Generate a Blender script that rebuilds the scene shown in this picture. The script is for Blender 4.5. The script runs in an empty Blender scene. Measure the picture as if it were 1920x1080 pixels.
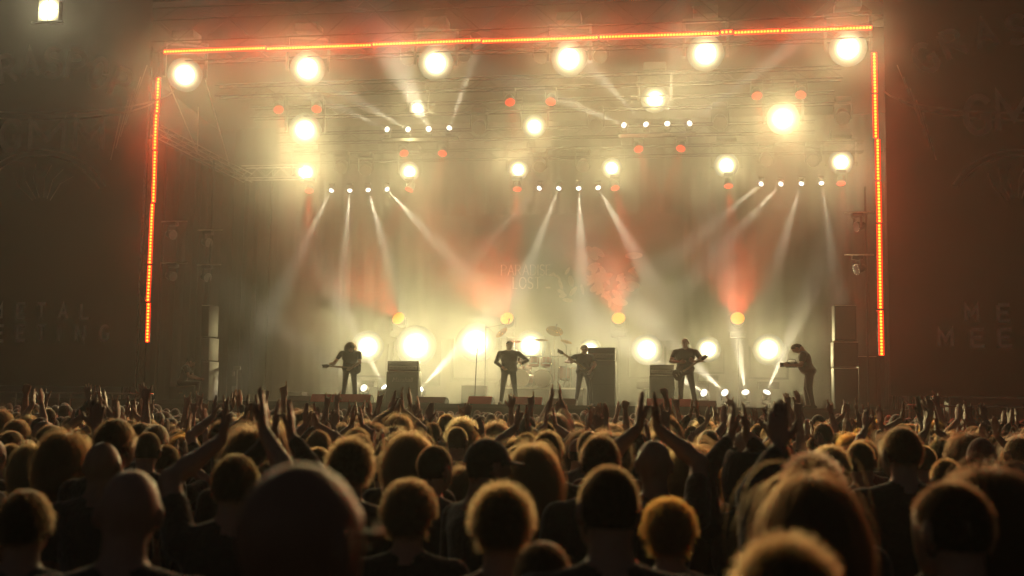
import bpy, bmesh, math, random
import numpy as np
from mathutils import Vector, Matrix, Quaternion

# ------------------------------------------------------------------ camera, world, exposure
scene = bpy.context.scene
COL = scene.collection
R = math.radians
CAM = np.array([5.339, -31.292, 1.87]); YAW, PIT, ROL, FPX = -.1559, .1036, .0141, 2190.
_f = np.array([math.sin(YAW)*math.cos(PIT), math.cos(YAW)*math.cos(PIT), math.sin(PIT)])
_r = np.array([math.cos(YAW), -math.sin(YAW), 0.0]); _u = np.cross(_r, _f)
CR = _r*math.cos(ROL)+_u*math.sin(ROL); CU = -_r*math.sin(ROL)+_u*math.cos(ROL)
cam_data = bpy.data.cameras.new('camera'); cam = bpy.data.objects.new('camera', cam_data); COL.objects.link(cam)
cam.matrix_world = Matrix(((CR[0], CU[0], -_f[0], CAM[0]), (CR[1], CU[1], -_f[1], CAM[1]), (CR[2], CU[2], -_f[2], CAM[2]), (0, 0, 0, 1)))
cam_data.sensor_width = 36; cam_data.lens = FPX/1920*36
cam_data.clip_start = .05; cam_data.clip_end = 1500
cam_data.dof.use_dof = True; cam_data.dof.focus_distance = 27.0; cam_data.dof.aperture_fstop = 2.5
scene.camera = cam

world = bpy.data.worlds.new('World'); scene.world = world; world.use_nodes = True
wn = world.node_tree; bg = wn.nodes['Background']
sky = wn.nodes.new('ShaderNodeTexSky'); sky.sky_type = 'NISHITA'; sky.sun_disc = False
sky.sun_elevation = R(-2.5); sky.sun_rotation = R(200)
wn.links.new(sky.outputs[0], bg.inputs[0]); bg.inputs[1].default_value = .10     # night: the last of the dusk

vs = scene.view_settings; vs.view_transform = 'Standard'; vs.look = 'None'; vs.gamma = 1; vs.exposure = 0.0; vs.use_curve_mapping = False
cy = scene.cycles
cy.max_bounces = 3; cy.diffuse_bounces = 1; cy.glossy_bounces = 1; cy.transmission_bounces = 2; cy.transparent_max_bounces = 6
cy.volume_bounces = 0; cy.use_denoising = True; cy.denoiser = 'OPENIMAGEDENOISE'
cy.sample_clamp_indirect = 3.0; cy.sample_clamp_direct = 30.0
cy.caustics_reflective = False; cy.caustics_refractive = False
cy.use_adaptive_sampling = True; cy.adaptive_threshold = .03; cy.light_sampling_threshold = .03; cy.volume_step_rate = 1.5; cy.volume_max_steps = 64

LAMP = .66            # overall power of the stage lamps
HAZE = .0021          # density of the thin haze everywhere
SMOKE = .030          # density of the stage smoke

def at(px, py, Y=None, dist=None):
    """a point of the place seen at pixel (px, py) of the 1920 x 1080 photograph, at depth Y (or at a distance along the view)"""
    d = _f + CR*(px-960)/FPX - CU*(py-540)/FPX
    t = (Y-CAM[1])/d[1] if Y is not None else dist
    return Vector(CAM+d*t)

# ------------------------------------------------------------------ helpers
rnd = random.Random(7); nrg = np.random.default_rng(7)
def link(o, parent=None):
    COL.objects.link(o)
    if parent: o.parent = parent
    return o
def tag(o, label=None, cat=None, group=None, kind=None):
    if label: o['label'] = label
    if cat: o['category'] = cat
    if group: o['group'] = group
    if kind: o['kind'] = kind
    return o
def empty(name, loc, rz=0):
    o = bpy.data.objects.new(name, None); o.location = loc; o.rotation_euler = (0, 0, rz); o.empty_display_size = .1
    return link(o)

class MB:
    """collects solid shapes; build() links them as one mesh object"""
    def __init__(s): s.v = []; s.f = []; s.m = []; s.cur = 0
    def add(s, vs, fs):
        b = len(s.v); s.v += [tuple(v) for v in vs]; s.f += [tuple(i+b for i in f) for f in fs]; s.m += [s.cur]*len(fs)
        return s
    def box(s, c, size, rot=None, taper=1.0):
        hx, hy, hz = [k/2 for k in size]; P = []
        for z in (-1, 1):
            t = taper if z > 0 else 1.0
            for x, y in ((-1, -1), (1, -1), (1, 1), (-1, 1)): P.append(Vector((x*hx*t, y*hy*t, z*hz)))
        if rot: P = [rot @ p for p in P]
        c = Vector(c); P = [p+c for p in P]
        return s.add(P, [(3, 2, 1, 0), (4, 5, 6, 7), (0, 1, 5, 4), (1, 2, 6, 5), (2, 3, 7, 6), (3, 0, 4, 7)])
    def bevbox(s, c, size, b=.02, rot=None):
        bm = bmesh.new(); bmesh.ops.create_cube(bm, size=1)
        bmesh.ops.scale(bm, vec=size, verts=bm.verts)
        bmesh.ops.bevel(bm, geom=bm.edges[:], offset=b, segments=2, profile=.5, affect='EDGES')
        bm.verts.index_update()
        P = [v.co.copy() for v in bm.verts]
        if rot: P = [rot @ p for p in P]
        P = [p+Vector(c) for p in P]; F = [tuple(v.index for v in f.verts) for f in bm.faces]; bm.free()
        return s.add(P, F)
    def cyl(s, a, b, r0, r1=None, n=12, caps=True):
        a = Vector(a); b = Vector(b); r1 = r0 if r1 is None else r1
        q = (b-a).to_track_quat('Z', 'Y'); P = []
        for p, r in ((a, r0), (b, r1)):
            for i in range(n):
                t = 2*math.pi*i/n; P.append(p+q @ Vector((r*math.cos(t), r*math.sin(t), 0)))
        F = [(i, (i+1) % n, n+(i+1) % n, n+i) for i in range(n)]
        if caps: F += [tuple(reversed(range(n))), tuple(range(n, 2*n))]
        return s.add(P, F)
    def lathe(s, prof, c=(0, 0, 0), n=20, q=None):
        """profile of (radius, height) about local z"""
        c = Vector(c); P = []; F = []
        for r, z in prof:
            for i in range(n):
                t = 2*math.pi*i/n; p = Vector((max(r, 1e-4)*math.cos(t), max(r, 1e-4)*math.sin(t), z)); P.append(c+(q @ p if q else p))
        for k in range(len(prof)-1):
            for i in range(n): F.append((k*n+i, k*n+(i+1) % n, (k+1)*n+(i+1) % n, (k+1)*n+i))
        return s.add(P, F)
    def tube(s, pts, r, n=6):
        pts = [Vector(p) for p in pts]
        P = []; F = []; up = Vector((0, 0, 1)); rs = r if isinstance(r, (list, tuple)) else [r]*len(pts)
        for k, p in enumerate(pts):
            d = (pts[min(k+1, len(pts)-1)]-pts[max(k-1, 0)]).normalized()
            q = d.to_track_quat('Z', 'Y')
            for i in range(n):
                t = 2*math.pi*i/n; P.append(p+q @ Vector((rs[k]*math.cos(t), rs[k]*math.sin(t), 0)))
        for k in range(len(pts)-1):
            for i in range(n): F.append((k*n+i, k*n+(i+1) % n, (k+1)*n+(i+1) % n, (k+1)*n+i))
        F += [tuple(reversed(range(n))), tuple(range((len(pts)-1)*n, len(pts)*n))]
        return s.add(P, F)
    def strip(s, pts, w, o, ax, ay, closed=False):
        """flat mitred ribbon along 2-D points, laid on the plane (o, ax, ay)"""
        n = len(pts); L = []
        for k in range(n):
            p = Vector(pts[k]); a = Vector(pts[(k-1) % n]) if (closed or k > 0) else None; b = Vector(pts[(k+1) % n]) if (closed or k < n-1) else None
            d1 = (p-a).normalized() if a is not None else None; d2 = (b-p).normalized() if b is not None else None
            if d1 is None: d1 = d2
            if d2 is None: d2 = d1
            n1 = Vector((-d1.y, d1.x)); n2 = Vector((-d2.y, d2.x)); m = (n1+n2)
            m = m.normalized() if m.length > 1e-6 else n1
            c = max(.45, m.dot(n1)); m = m*(w/2/c)
            L += [p+m, p-m]
        P = [o+ax*q.x+ay*q.y for q in L]; F = []
        for k in range(n if closed else n-1):
            j = (k+1) % n; F.append((2*k+1, 2*j+1, 2*j, 2*k))
        return s.add(P, F)
    def build(s, name, mats, parent=None, smooth=False, mesh=None):
        me = bpy.data.meshes.new(name); me.from_pydata(s.v, [], s.f)
        mats = mats if isinstance(mats, (list, tuple)) else [mats]
        for m in mats: me.materials.append(m)
        if len(mats) > 1: me.polygons.foreach_set('material_index', s.m)
        if smooth:
            me.polygons.foreach_set('use_smooth', [True]*len(me.polygons))
            try: me.set_sharp_from_angle(angle=R(40))
            except Exception: pass
        me.update()
        return link(bpy.data.objects.new(name, me), parent)

# ------------------------------------------------------------------ materials
def mat(name, col, rough=.6, metal=0., noise=None, bump=0., bscale=40., spec=.5, sheen=0.):
    m = bpy.data.materials.new(name); m.use_nodes = True; nt = m.node_tree; b = nt.nodes['Principled BSDF']
    b.inputs['Base Color'].default_value = (*col, 1); b.inputs['Roughness'].default_value = rough; b.inputs['Metallic'].default_value = metal
    b.inputs['Specular IOR Level'].default_value = spec
    if sheen: b.inputs['Sheen Weight'].default_value = sheen
    if noise or bump:
        tc = nt.nodes.new('ShaderNodeTexCoord'); nz = nt.nodes.new('ShaderNodeTexNoise'); nz.inputs['Scale'].default_value = noise[0] if noise else bscale
        nz.inputs['Detail'].default_value = 5
        nt.links.new(tc.outputs['Object'], nz.inputs['Vector'])
        if noise:
            mx = nt.nodes.new('ShaderNodeMix'); mx.data_type = 'RGBA'
            mx.inputs[6].default_value = (*[c*(1-noise[1]) for c in col], 1); mx.inputs[7].default_value = (*[min(1, c*(1+noise[1])) for c in col], 1)
            nt.links.new(nz.outputs['Fac'], mx.inputs[0]); nt.links.new(mx.outputs[2], b.inputs['Base Color'])
        if bump:
            nb = nt.nodes.new('ShaderNodeTexNoise'); nb.inputs['Scale'].default_value = bscale; nb.inputs['Detail'].default_value = 4
            nt.links.new(tc.outputs['Object'], nb.inputs['Vector'])
            bp = nt.nodes.new('ShaderNodeBump'); bp.inputs['Strength'].default_value = bump; bp.inputs['Distance'].default_value = .02
            nt.links.new(nb.outputs['Fac'], bp.inputs['Height']); nt.links.new(bp.outputs[0], b.inputs['Normal'])
    return m
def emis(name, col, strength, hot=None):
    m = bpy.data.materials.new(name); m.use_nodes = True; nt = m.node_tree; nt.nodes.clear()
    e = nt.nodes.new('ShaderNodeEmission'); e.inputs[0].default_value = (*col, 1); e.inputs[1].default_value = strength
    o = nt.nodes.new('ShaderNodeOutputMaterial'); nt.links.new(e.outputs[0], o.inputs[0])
    if hot:      # glare halo painted into the lens emission, fading from centre to rim
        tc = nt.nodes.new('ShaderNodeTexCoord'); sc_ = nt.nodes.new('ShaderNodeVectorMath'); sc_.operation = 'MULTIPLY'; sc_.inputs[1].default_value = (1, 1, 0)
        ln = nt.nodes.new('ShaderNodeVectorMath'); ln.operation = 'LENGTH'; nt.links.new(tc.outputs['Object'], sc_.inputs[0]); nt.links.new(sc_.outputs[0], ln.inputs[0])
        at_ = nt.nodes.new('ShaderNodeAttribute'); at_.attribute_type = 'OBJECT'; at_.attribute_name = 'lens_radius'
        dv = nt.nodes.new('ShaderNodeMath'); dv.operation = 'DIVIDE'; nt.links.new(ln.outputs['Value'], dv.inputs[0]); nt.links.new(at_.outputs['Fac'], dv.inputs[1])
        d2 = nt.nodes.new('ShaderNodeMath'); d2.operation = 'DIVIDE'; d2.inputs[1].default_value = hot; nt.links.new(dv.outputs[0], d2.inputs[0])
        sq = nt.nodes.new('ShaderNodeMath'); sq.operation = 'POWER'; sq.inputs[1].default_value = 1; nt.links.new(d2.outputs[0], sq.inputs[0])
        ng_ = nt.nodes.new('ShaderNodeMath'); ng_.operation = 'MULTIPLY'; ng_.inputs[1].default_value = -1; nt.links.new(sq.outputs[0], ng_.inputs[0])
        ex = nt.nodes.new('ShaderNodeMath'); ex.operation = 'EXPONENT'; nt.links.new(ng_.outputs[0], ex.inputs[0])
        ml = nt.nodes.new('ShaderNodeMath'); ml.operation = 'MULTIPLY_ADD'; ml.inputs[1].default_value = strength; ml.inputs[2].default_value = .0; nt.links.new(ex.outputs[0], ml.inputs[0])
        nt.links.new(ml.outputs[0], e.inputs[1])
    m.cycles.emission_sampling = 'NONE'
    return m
WARM = (1.0, .83, .37); REDC = (1.0, .06, .02)
M = dict(
    ground=mat('trampled_ground', (.06, .05, .04), .9, noise=(3, .4), bump=.5, bscale=20),
    deck=mat('stage_deck', (.03, .028, .026), .45, noise=(4, .4), bump=.1),
    backcloth=mat('backdrop_cloth', (.010, .009, .0085), .95, spec=.1),
    black=mat('black_cloth', (.022, .02, .019), .9, noise=(2, .3), sheen=.2),
    roof=mat('roof_cloth', (.008, .0075, .007), .95, spec=.1),
    drape=mat('drape_cloth', (.055, .047, .038), .9, noise=(1.5, .35)),
    scrim=mat('scrim_cloth', (.03, .027, .025), .85, noise=(.6, .5)),
    print=mat('faded_print', (.34, .31, .28), .8, noise=(3, .5)),
    printhi=mat('pale_print', (.6, .55, .5), .8, noise=(8, .6)),
    motif=mat('motif_print', (.42, .35, .30), .8, noise=(3, .3)),
    alu=mat('aluminium_tube', (.45, .43, .40), .35, 1.0, noise=(10, .2)),
    trussblack=mat('black_truss_tube', (.003, .003, .003), .95, spec=.0),
    steel=mat('dark_steel', (.08, .08, .08), .45, .8),
    chrome=mat('chrome', (.75, .73, .7), .15, 1.0),
    plastic=mat('black_plastic', (.02, .02, .02), .4),
    amp=mat('amp_vinyl', (.018, .017, .016), .55, bump=.2, bscale=200),
    grille=mat('grille_cloth', (.06, .055, .05), .8, noise=(60, .5)),
    monitor=mat('wedge_grille_red', (.42, .05, .035), .55, noise=(50, .3)),
    case=mat('case_panel', (.03, .03, .032), .5, noise=(6, .3)),
    drum=mat('drum_shell', (.22, .03, .02), .25, spec=.7),
    skinhead=mat('drum_head', (.55, .5, .42), .5),
    brass=mat('cymbal_bronze', (.75, .5, .2), .22, 1.0),
    wood=mat('guitar_lacquer', (.03, .018, .012), .2, noise=(12, .4)),
    maple=mat('guitar_neck', (.28, .16, .08), .35, noise=(15, .2)),
    white=mat('white_paint', (.75, .73, .7), .5),
    grey=mat('grey_panel', (.33, .31, .28), .6, noise=(5, .2)),
    glass=mat('dull_lens', (.25, .24, .22), .12),
    lens=emis('lens_warm_halo', (1.0, .90, .52), 110., .15),
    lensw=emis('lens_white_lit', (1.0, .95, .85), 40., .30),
    lensr=emis('lens_red_lit', (1.0, .025, .01), 1.3),
    lenso=emis('lens_amber_lit', (1.0, .30, .015), 1.7),
    bead=emis('led_bead_lit', (1.0, .075, .006), 14.0),
    ledfringe=emis('led_fringe_glow', (1.0, .028, .008), 1.5),
)
ORD = ['leftmost', 'second from left', 'third from left', 'fourth from left', 'fifth from left', 'sixth from left', 'seventh from left', 'eighth from left']
def ordn(i, n): return 'rightmost' if (i == n-1 and n > 1) else ORD[i]

# ------------------------------------------------------------------ large structure
g = MB().add([(-150, -150, 0), (150, -150, 0), (150, 150, 0), (-150, 150, 0)], [(0, 1, 2, 3)]).build('ground', M['ground']); tag(g, kind='structure')
DZ = 2.0                                                   # stage floor
st = empty('stage_platform', (0, 5.5, 0)); tag(st, 'dark raised concert stage platform behind the front row of the crowd', 'stage')
MB().box((0, .2, DZ-.05), (27, 13.6, .1)).build('deck', M['deck'], st)
MB().box((0, .2, (DZ-.1)/2), (26.6, 13.3, DZ-.1)).build('skirt', M['black'], st)

def truss(name, a, b, s, label, group=None, step=.5, cat='truss', m='trussblack'):
    a = Vector(a); b = Vector(b); root = empty(name, a); d = b-a; L = d.length; d.normalize()
    q = d.to_track_quat('Z', 'Y') if abs(d.z) > .9 else None
    u = Vector((0, 1, 0)) if abs(d.x) > .5 or abs(d.z) > .9 else Vector((1, 0, 0)); w = d.cross(u).normalized()
    for su, sw in ((-1, -1), (1, -1), (1, 1), (-1, 1)):
        o = u*su*s/2+w*sw*s/2; MB().cyl(o, o+d*L, .02, n=8).build('chord', M[m], root, True)
    mb = MB(); n = max(2, int(L/step))
    for k in range(n):
        p, q2 = d*L*k/n, d*L*(k+1)/n; f = 1 if k % 2 else -1
        for e1, e2 in ((u, w), (u, -w), (w, u), (w, -u)):
            mb.cyl(p+e1*s/2*f+e2*s/2, q2-e1*s/2*f+e2*s/2, .007, n=5, caps=False)
    l = mb.build('lattice', M[m], root); l['kind'] = 'stuff'
    return tag(root, label, cat, group)

# back wall cloth with folds
def cloth(name, x0, x1, z0, z1, y, m, amp=.06, per=.5, parent=None, along='x', nz=2, seed=0, flare=0.):
    rr = np.random.default_rng(seed); n = int(abs(x1-x0)/.06); P = []; F = []
    ph = rr.uniform(0, 6, 4)
    for k in range(nz+1):
        tz = k/nz
        for i in range(n+1):
            x = x0+(x1-x0)*i/n; a = amp*(1+.5*math.sin(x*.9+ph[0]))*(1-flare*tz)
            dy = a*(math.sin(x*6.283/per+ph[1]+.5*math.sin(x*1.3+ph[2]))+.35*math.sin(x*6.283/per*2.3+ph[3]))
            z = z0+(z1-z0)*tz
            P.append((x, y+dy, z) if along == 'x' else (y+dy, x, z))
    w = n+1
    for k in range(nz):
        for i in range(n): F.append((k*w+i, k*w+i+1, (k+1)*w+i+1, (k+1)*w+i))
    return MB().add(P, F).build(name, m, parent, True)
bk = cloth('backdrop_curtain', -13, 14, DZ, 13, 12.75, M['backcloth'], .05, 1.1, seed=1)
tag(bk, 'wide dark curtain hanging across the back of the stage', 'curtain')
# wing drapes at the left of the stage, edge-on rows of folds
lw = cloth('wing_curtain', 1.2, 8.2, DZ, 9.9, -10.95, M['drape'], .09, .55, along='y', seed=3, nz=3)
tag(lw, 'pleated grey curtain closing the left wing of the stage', 'curtain')
rw = cloth('wing_curtain', 1.2, 9.0, DZ, 10.6, 11.6, M['black'], .09, .55, along='y', seed=4, nz=3)
tag(rw, 'pleated dark curtain closing the right wing of the stage', 'curtain')
lb = cloth('leg_curtain', -11.9, -9.9, DZ, 10.6, 9.6, M['drape'], .1, .5, seed=5)
tag(lb, 'narrow pleated curtain at the rear left corner of the stage', 'curtain')

# roof: canopy, front truss, light trusses
rf = empty('stage_roof', (0, 5, 13.2)); tag(rf, 'dark canopy roof over the stage behind the front truss', 'roof')
MB().add([(-14, -4.4, .9), (14, -4.4, .9), (14, 8.5, -.1), (-14, 8.5, -.1), (-14, -4.4, 1.0), (14, -4.4, 1.0), (14, 8.5, .0), (-14, 8.5, .0)],
         [(0, 1, 2, 3), (7, 6, 5, 4), (0, 4, 5, 1), (2, 6, 7, 3), (1, 5, 6, 2), (3, 7, 4, 0)]).build('canopy', M['roof'], rf)
MB().box((0, -4.0, 2.4), (30, .08, 3.2)).build('fascia', M['roof'], rf)
truss('roof_truss', (-14, .35, 12.9), (14, .35, 12.9), 1.0, 'deep front roof truss above the red light strip', step=1.1)
TR = [('front', 1.2, 12.35, -10.2, 10.2), ('second', 3.0, 11.75, -9.6, 9.6), ('middle', 5.0, 11.55, -9.2, 9.6), ('fourth', 7.0, 11.15, -9.0, 9.2), ('rear', 9.0, 10.9, -9.6, 11.0)]
for nm, y, z, x0, x1 in TR:
    truss('lighting_truss', (x0, y, z), (x1, y, z), .35, f'{nm} horizontal lighting truss hung across the stage', 'lighting trusses hung over the stage')
wt = truss('side_truss', (-10.6, 1.0, 10.05), (-10.6, 8.3, 10.05), .3, 'side truss sloping back along the top of the left wing curtain', m='alu')
truss('rear_truss', (-10.9, 8.6, 10.3), (-8.6, 8.6, 10.3), .45, 'short bright truss at the left rear corner above the curtain', step=.45, m='alu')
for sx, nm in ((-10.75, 'left'), (10.75, 'right')):
    truss('tower_truss', (sx, .6, 2.0), (sx, .6, 12.4), .45, f'upright truss tower at the {nm} end of the stage front')
# guy wires at the left above the wing curtain
for k, (a, b) in enumerate((((318, 160), (370, 285)), ((372, 200), (370, 285)), ((385, 150), (430, 310)))):
    o = MB().cyl(at(*a, 3+k*2), at(*b, 3+k*2), .022, n=6).build('brace_tube', M['alu'])
    tag(o, ['slanting steel brace under the leftmost front lamp', 'upright steel brace standing on the left wing truss', 'long slanting steel brace right of the leftmost front lamp'][k], 'brace')

# ------------------------------------------------------------------ lettering (flat print)
def arc(cx, cy_, rx, ry, a0, a1, n=10): return [(cx+rx*math.cos(R(a0+(a1-a0)*k/n)), cy_+ry*math.sin(R(a0+(a1-a0)*k/n))) for k in range(n+1)]
GL = {
 'P': [[(0, 0), (0, 1)], [(0, 1), (.3, 1)]+arc(.3, .75, .3, .25, 80, -80)+[(.3, .5), (0, .5)]],
 'A': [[(0, 0), (.36, 1), (.72, 0)], [(.14, .36), (.58, .36)]],
 'R': [[(0, 0), (0, 1)], [(0, 1), (.3, 1)]+arc(.3, .75, .3, .25, 80, -80)+[(.3, .5), (0, .5)], [(.3, .5), (.68, 0)]],
 'D': [[(0, 0), (0, 1)], [(0, 1), (.25, 1)]+arc(.25, .5, .45, .5, 80, -80)+[(.25, 0), (0, 0)]],
 'I': [[(0, 0), (0, 1)]],
 'S': [arc(.28, .76, .26, .24, 30, 250, 9)+arc(.28, .25, .28, .26, 80, -150, 9)],
 'E': [[(0, 0), (0, 1)], [(0, 1), (.5, 1)], [(0, .52), (.42, .52)], [(0, 0), (.52, 0)]],
 'L': [[(0, 1), (0, 0)], [(0, 0), (.5, 0)]],
 'O': [arc(.38, .5, .38, .5, 0, 350, 20)],
 'T': [[(.32, 0), (.32, 1)], [(0, 1), (.64, 1)]],
 'M': [[(0, 0), (0, 1), (.38, .35), (.76, 1), (.76, 0)]],
 'N': [[(0, 0), (0, 1), (.6, 0), (.6, 1)]],
 'G': [arc(.38, .5, .38, .5, 40, 320, 14)+[(.67, .45), (.42, .45)]],
}
GW = dict(P=.6, A=.72, R=.68, D=.7, I=.02, S=.56, E=.52, L=.5, O=.76, T=.64, M=.76, N=.6, G=.72)
def letter(mb, ch, o, ax, ay, h, w, sx=1.0, serif=False, nrm=Vector((0, -1, 0))):
    for k, pl in enumerate(GL[ch]):
        pts = [(p[0]*h*sx, p[1]*h) for p in pl]
        thin = serif and k > 0
        mb.strip(pts, w*(.5 if thin else 1), o+nrm*(.0012*k), ax, ay)
        if serif and k == 0 and ch not in 'OSG':
            for p in (pts[0], pts[-1]):
                mb.strip([(p[0]-h*.09, p[1]), (p[0]+h*.09, p[1])], w*.35, o+nrm*.006, ax, ay)
X, Z = Vector((1, 0, 0)), Vector((0, 0, 1))
# banner on the back curtain
bb = empty('backdrop_banner', (-1.0, 12.45, 4.6)); tag(bb, 'dark band banner with pale serif lettering high behind the drum kit', 'banner')
MB().box((1.2, .0, 2.3), (9.4, .03, 4.8)).build('cloth', M['backcloth'], bb)
def row(text, px0, px1, ytop, ybot, Y, w, serif, parent, m, base):
    a = at(px0, ybot, Y); b = at(px1, ybot, Y); t = at(px0, ytop, Y); h = t.z-a.z; L = (b-a).length
    tot = sum(GW[c] for c in text)*h+.22*h*(len(text)-1); sx = L/tot; x = 0
    for c in text:
        mb = MB(); letter(mb, c, a+X*x*sx-base, X, Z, h, w*h, sx, serif); mb.build('lettering', m, parent); x += (GW[c]+.22)*h
row('PARADISE', 940, 1032, 497, 516, 12.42, .12, True, bb, M['motif'], Vector((-1.0, 12.45, 4.6)))
row('LOST', 962, 1013, 520, 541, 12.42, .12, True, bb, M['motif'], Vector((-1.0, 12.45, 4.6)))
# a plain pale petal pattern where the photograph has printed artwork
mb = MB(); rr = random.Random(3)
for k in range(46):
    px = 1135+rr.gauss(0, 26); py = 525+rr.gauss(0, 24)
    if k > 30: px = 1065+rr.gauss(0, 22); py = 535+rr.gauss(0, 14)
    c = at(px, py, 12.42-.0015*k)-Vector((-1.0, 12.45, 4.6)); a = rr.uniform(0, 6.28); l = rr.uniform(.14, .34)*(1 if k < 31 else .7); w = l*rr.uniform(.3, .55)
    pts = [(l*math.cos(t)*math.cos(a)-w*math.sin(t)*math.sin(a), l*math.cos(t)*math.sin(a)+w*math.sin(t)*math.cos(a)) for t in [i*6.283/12 for i in range(12)]]
    mb.add([c+X*p[0]+Z*p[1] for p in pts], [tuple(range(12))])
o = mb.build('printed_petals', M['motif'], bb); o['kind'] = 'stuff'

# side scrims with faint festival print
def scrim(side):
    s = -1 if side == 'left' else 1
    x0, x1 = (-16.8, -10.24) if s < 0 else (10.26, 16.2)
    root = empty('side_banner', ((x0+x1)/2, -.35, 2.35)); base = Vector(root.location)
    n = 40; P = []; F = []
    for k in range(13):
        for i in range(n+1):
            x = x0+(x1-x0)*i/n; z = 2.35+12.6*k/12
            P.append(Vector((x, -.35+.035*math.sin(x*1.7+z*.5)+.015*math.sin(x*5+z*2.1), z))-base)
    for k in range(12):
        for i in range(n): F.append((k*(n+1)+i, k*(n+1)+i+1, (k+1)*(n+1)+i+1, (k+1)*(n+1)+i))
    MB().add(P, F).build('cloth', M['scrim'], root, True)
    Y = -.43; off = -base
    dx = 0 if s < 0 else 1
    def px(p, q): return at(p, q, Y)-base
    # outlined letters, arcs and rays
    def seg(pts, w, m='print', k=[0]):
        k[0] += 1; o = px(*pts[0]); P2 = [((px(*p)-o).x, (px(*p)-o).z) for p in pts]
        return MB().strip(P2, w, o+Vector((0, -.0012*(k[0] % 12), 0)), X, Z).build('printed_line', M[m], root)
    cx = 78 if s < 0 else 1905
    for r_, y0 in ((150, 195), (168, 182)):
        seg([(cx+r_*1.5*math.cos(R(a)), y0-20+50*math.sin(R(a))) for a in range(10, 171, 10)], .05)
    for r_ in (120, 132):
        seg([(cx+r_*math.cos(R(a)), 400-r_*math.sin(R(a))*.9) for a in range(25, 156, 8)], .05)
    for a in (50, 65, 80, 100, 115, 130):
        seg([(cx+25*math.cos(R(a)), 395-25*math.sin(R(a))), (cx+60*math.cos(R(a+4)), 395-62*math.sin(R(a+4))), (cx+88*math.cos(R(a-3)), 395-88*math.sin(R(a-3)))], .035)
    for k_ in range(5):
        seg([(cx+130+s*-1*0+k_*9, 300-k_*22), (cx+150+k_*12, 210-k_*22)], .03) if s < 0 else seg([(cx-150-k_*9, 300-k_*22), (cx-175-k_*12, 210-k_*22)], .03)
    # big initials
    def glyph(ch, x, y0, y1, wpx, w, m, tilt=0.):
        a = px(x, y1); t = px(x, y0); b = px(x+wpx, y1); h = (t-a).z; sx = (b-a).length/(GW[ch]*h)
        ax = Vector((math.cos(tilt), 0, math.sin(tilt))); ay = Vector((-math.sin(tilt), 0, math.cos(tilt)))
        mb = MB(); letter(mb, ch, a+Vector((0, -.016, 0)), ax, ay, h, w*h, sx); mb.build('lettering', M[m], root)
    if s < 0:
        glyph('G', 2, 228, 282, 34, .2, 'print'); glyph('M', 56, 228, 282, 62, .17, 'print'); glyph('M', 140, 225, 282, 50, .17, 'print')
        for i, ch in enumerate('GRASPOP'):
            t = (i-3)/3.; glyph(ch, 60+i*40-95, 118-34*(1-t*t)+30*0+8, 168-34*(1-t*t)+8, 28, .2, 'print', -t*.35)
        for i, ch in enumerate('METAL'): glyph(ch, [-12, 32, 70, 111, 152][i], 570, 597, 15, .2, 'printhi')
        for i, ch in enumerate('MEETING'): glyph(ch, [-50, -8, 32, 70, 110, 143, 188][i], 611, 639, 15, .2, 'printhi')
    else:
        glyph('G', 1812, 182, 250, 45, .17, 'print'); glyph('M', 1872, 176, 246, 60, .17, 'print')
        for i, ch in enumerate('GRAS'): glyph(ch, [1735, 1782, 1836, 1893][i], [88, 62, 42, 32][i], [140, 112, 92, 82][i], 36, .2, 'print', [.55, .4, .22, .1][i])
        for i, ch in enumerate('ME'): glyph(ch, [1811, 1872][i], 572, 602, 22, .22, 'printhi')
        for i, ch in enumerate('MEE'): glyph(ch, [1761, 1822, 1874][i], 618, 649, 24, .22, 'printhi')
    return tag(root, f'tall dark mesh banner with faint printed lettering {side} of the stage', 'banner')
scrim('left'); scrim('right')
# scaffold foot and guard rails
def rail(name, px0, px1, ytop, ybot, Y, posts, label):
    a = at(px0, ytop, Y); b = at(px1, ytop, Y); root = empty(name, (a.x, Y, 0)); zt = (a.z+b.z)/2
    MB().cyl((0, 0, zt), (b.x-a.x, 0, zt), .025, n=8).build('rail', M['alu'], root)
    MB().cyl((0, 0, zt-.45), (b.x-a.x, 0, zt-.45), .02, n=8).build('rail', M['alu'], root)
    for p in posts:
        x = at(p, ytop, Y).x-a.x; MB().cyl((x, 0, 0), (x, 0, zt), .025, n=8).build('post', M['alu'], root)
    return tag(root, label, 'railing')
rail('guard_rail', -30, 288, 737, 760, -1.6, [30, 82, 111, 132, 210, 283], 'thin tubular guard rail below the left banner behind raised hands')
rail('guard_rail', 1700, 1945, 762, 780, -1.6, [1705, 1770, 1830, 1890, 1940], 'thin tubular guard rail below the right banner behind raised hands')
rc = empty('road_case', (12.9, -1.2, 0)); tag(rc, 'dark road case with rounded edge trim at lower right behind the crowd', 'road case')
c = at(1850, 755, -1.2)
rc.location = (c.x, -1.2, 0)
MB().bevbox((0, 0, 1.95), (1.9, .6, .75), .05).build('case_body', M['case'], rc, True)
for z in (1.58, 2.32): MB().box((0, -.305, z), (1.9, .012, .035)).build('edge_trim', M['alu'], rc)
for x in (-.93, .93): MB().box((x, -.306, 1.95), (.035, .014, .7)).build('edge_trim', M['alu'], rc)
MB().box((0, 0, .78), (1.7, .5, 1.56)).build('plinth', M['black'], rc)

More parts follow.
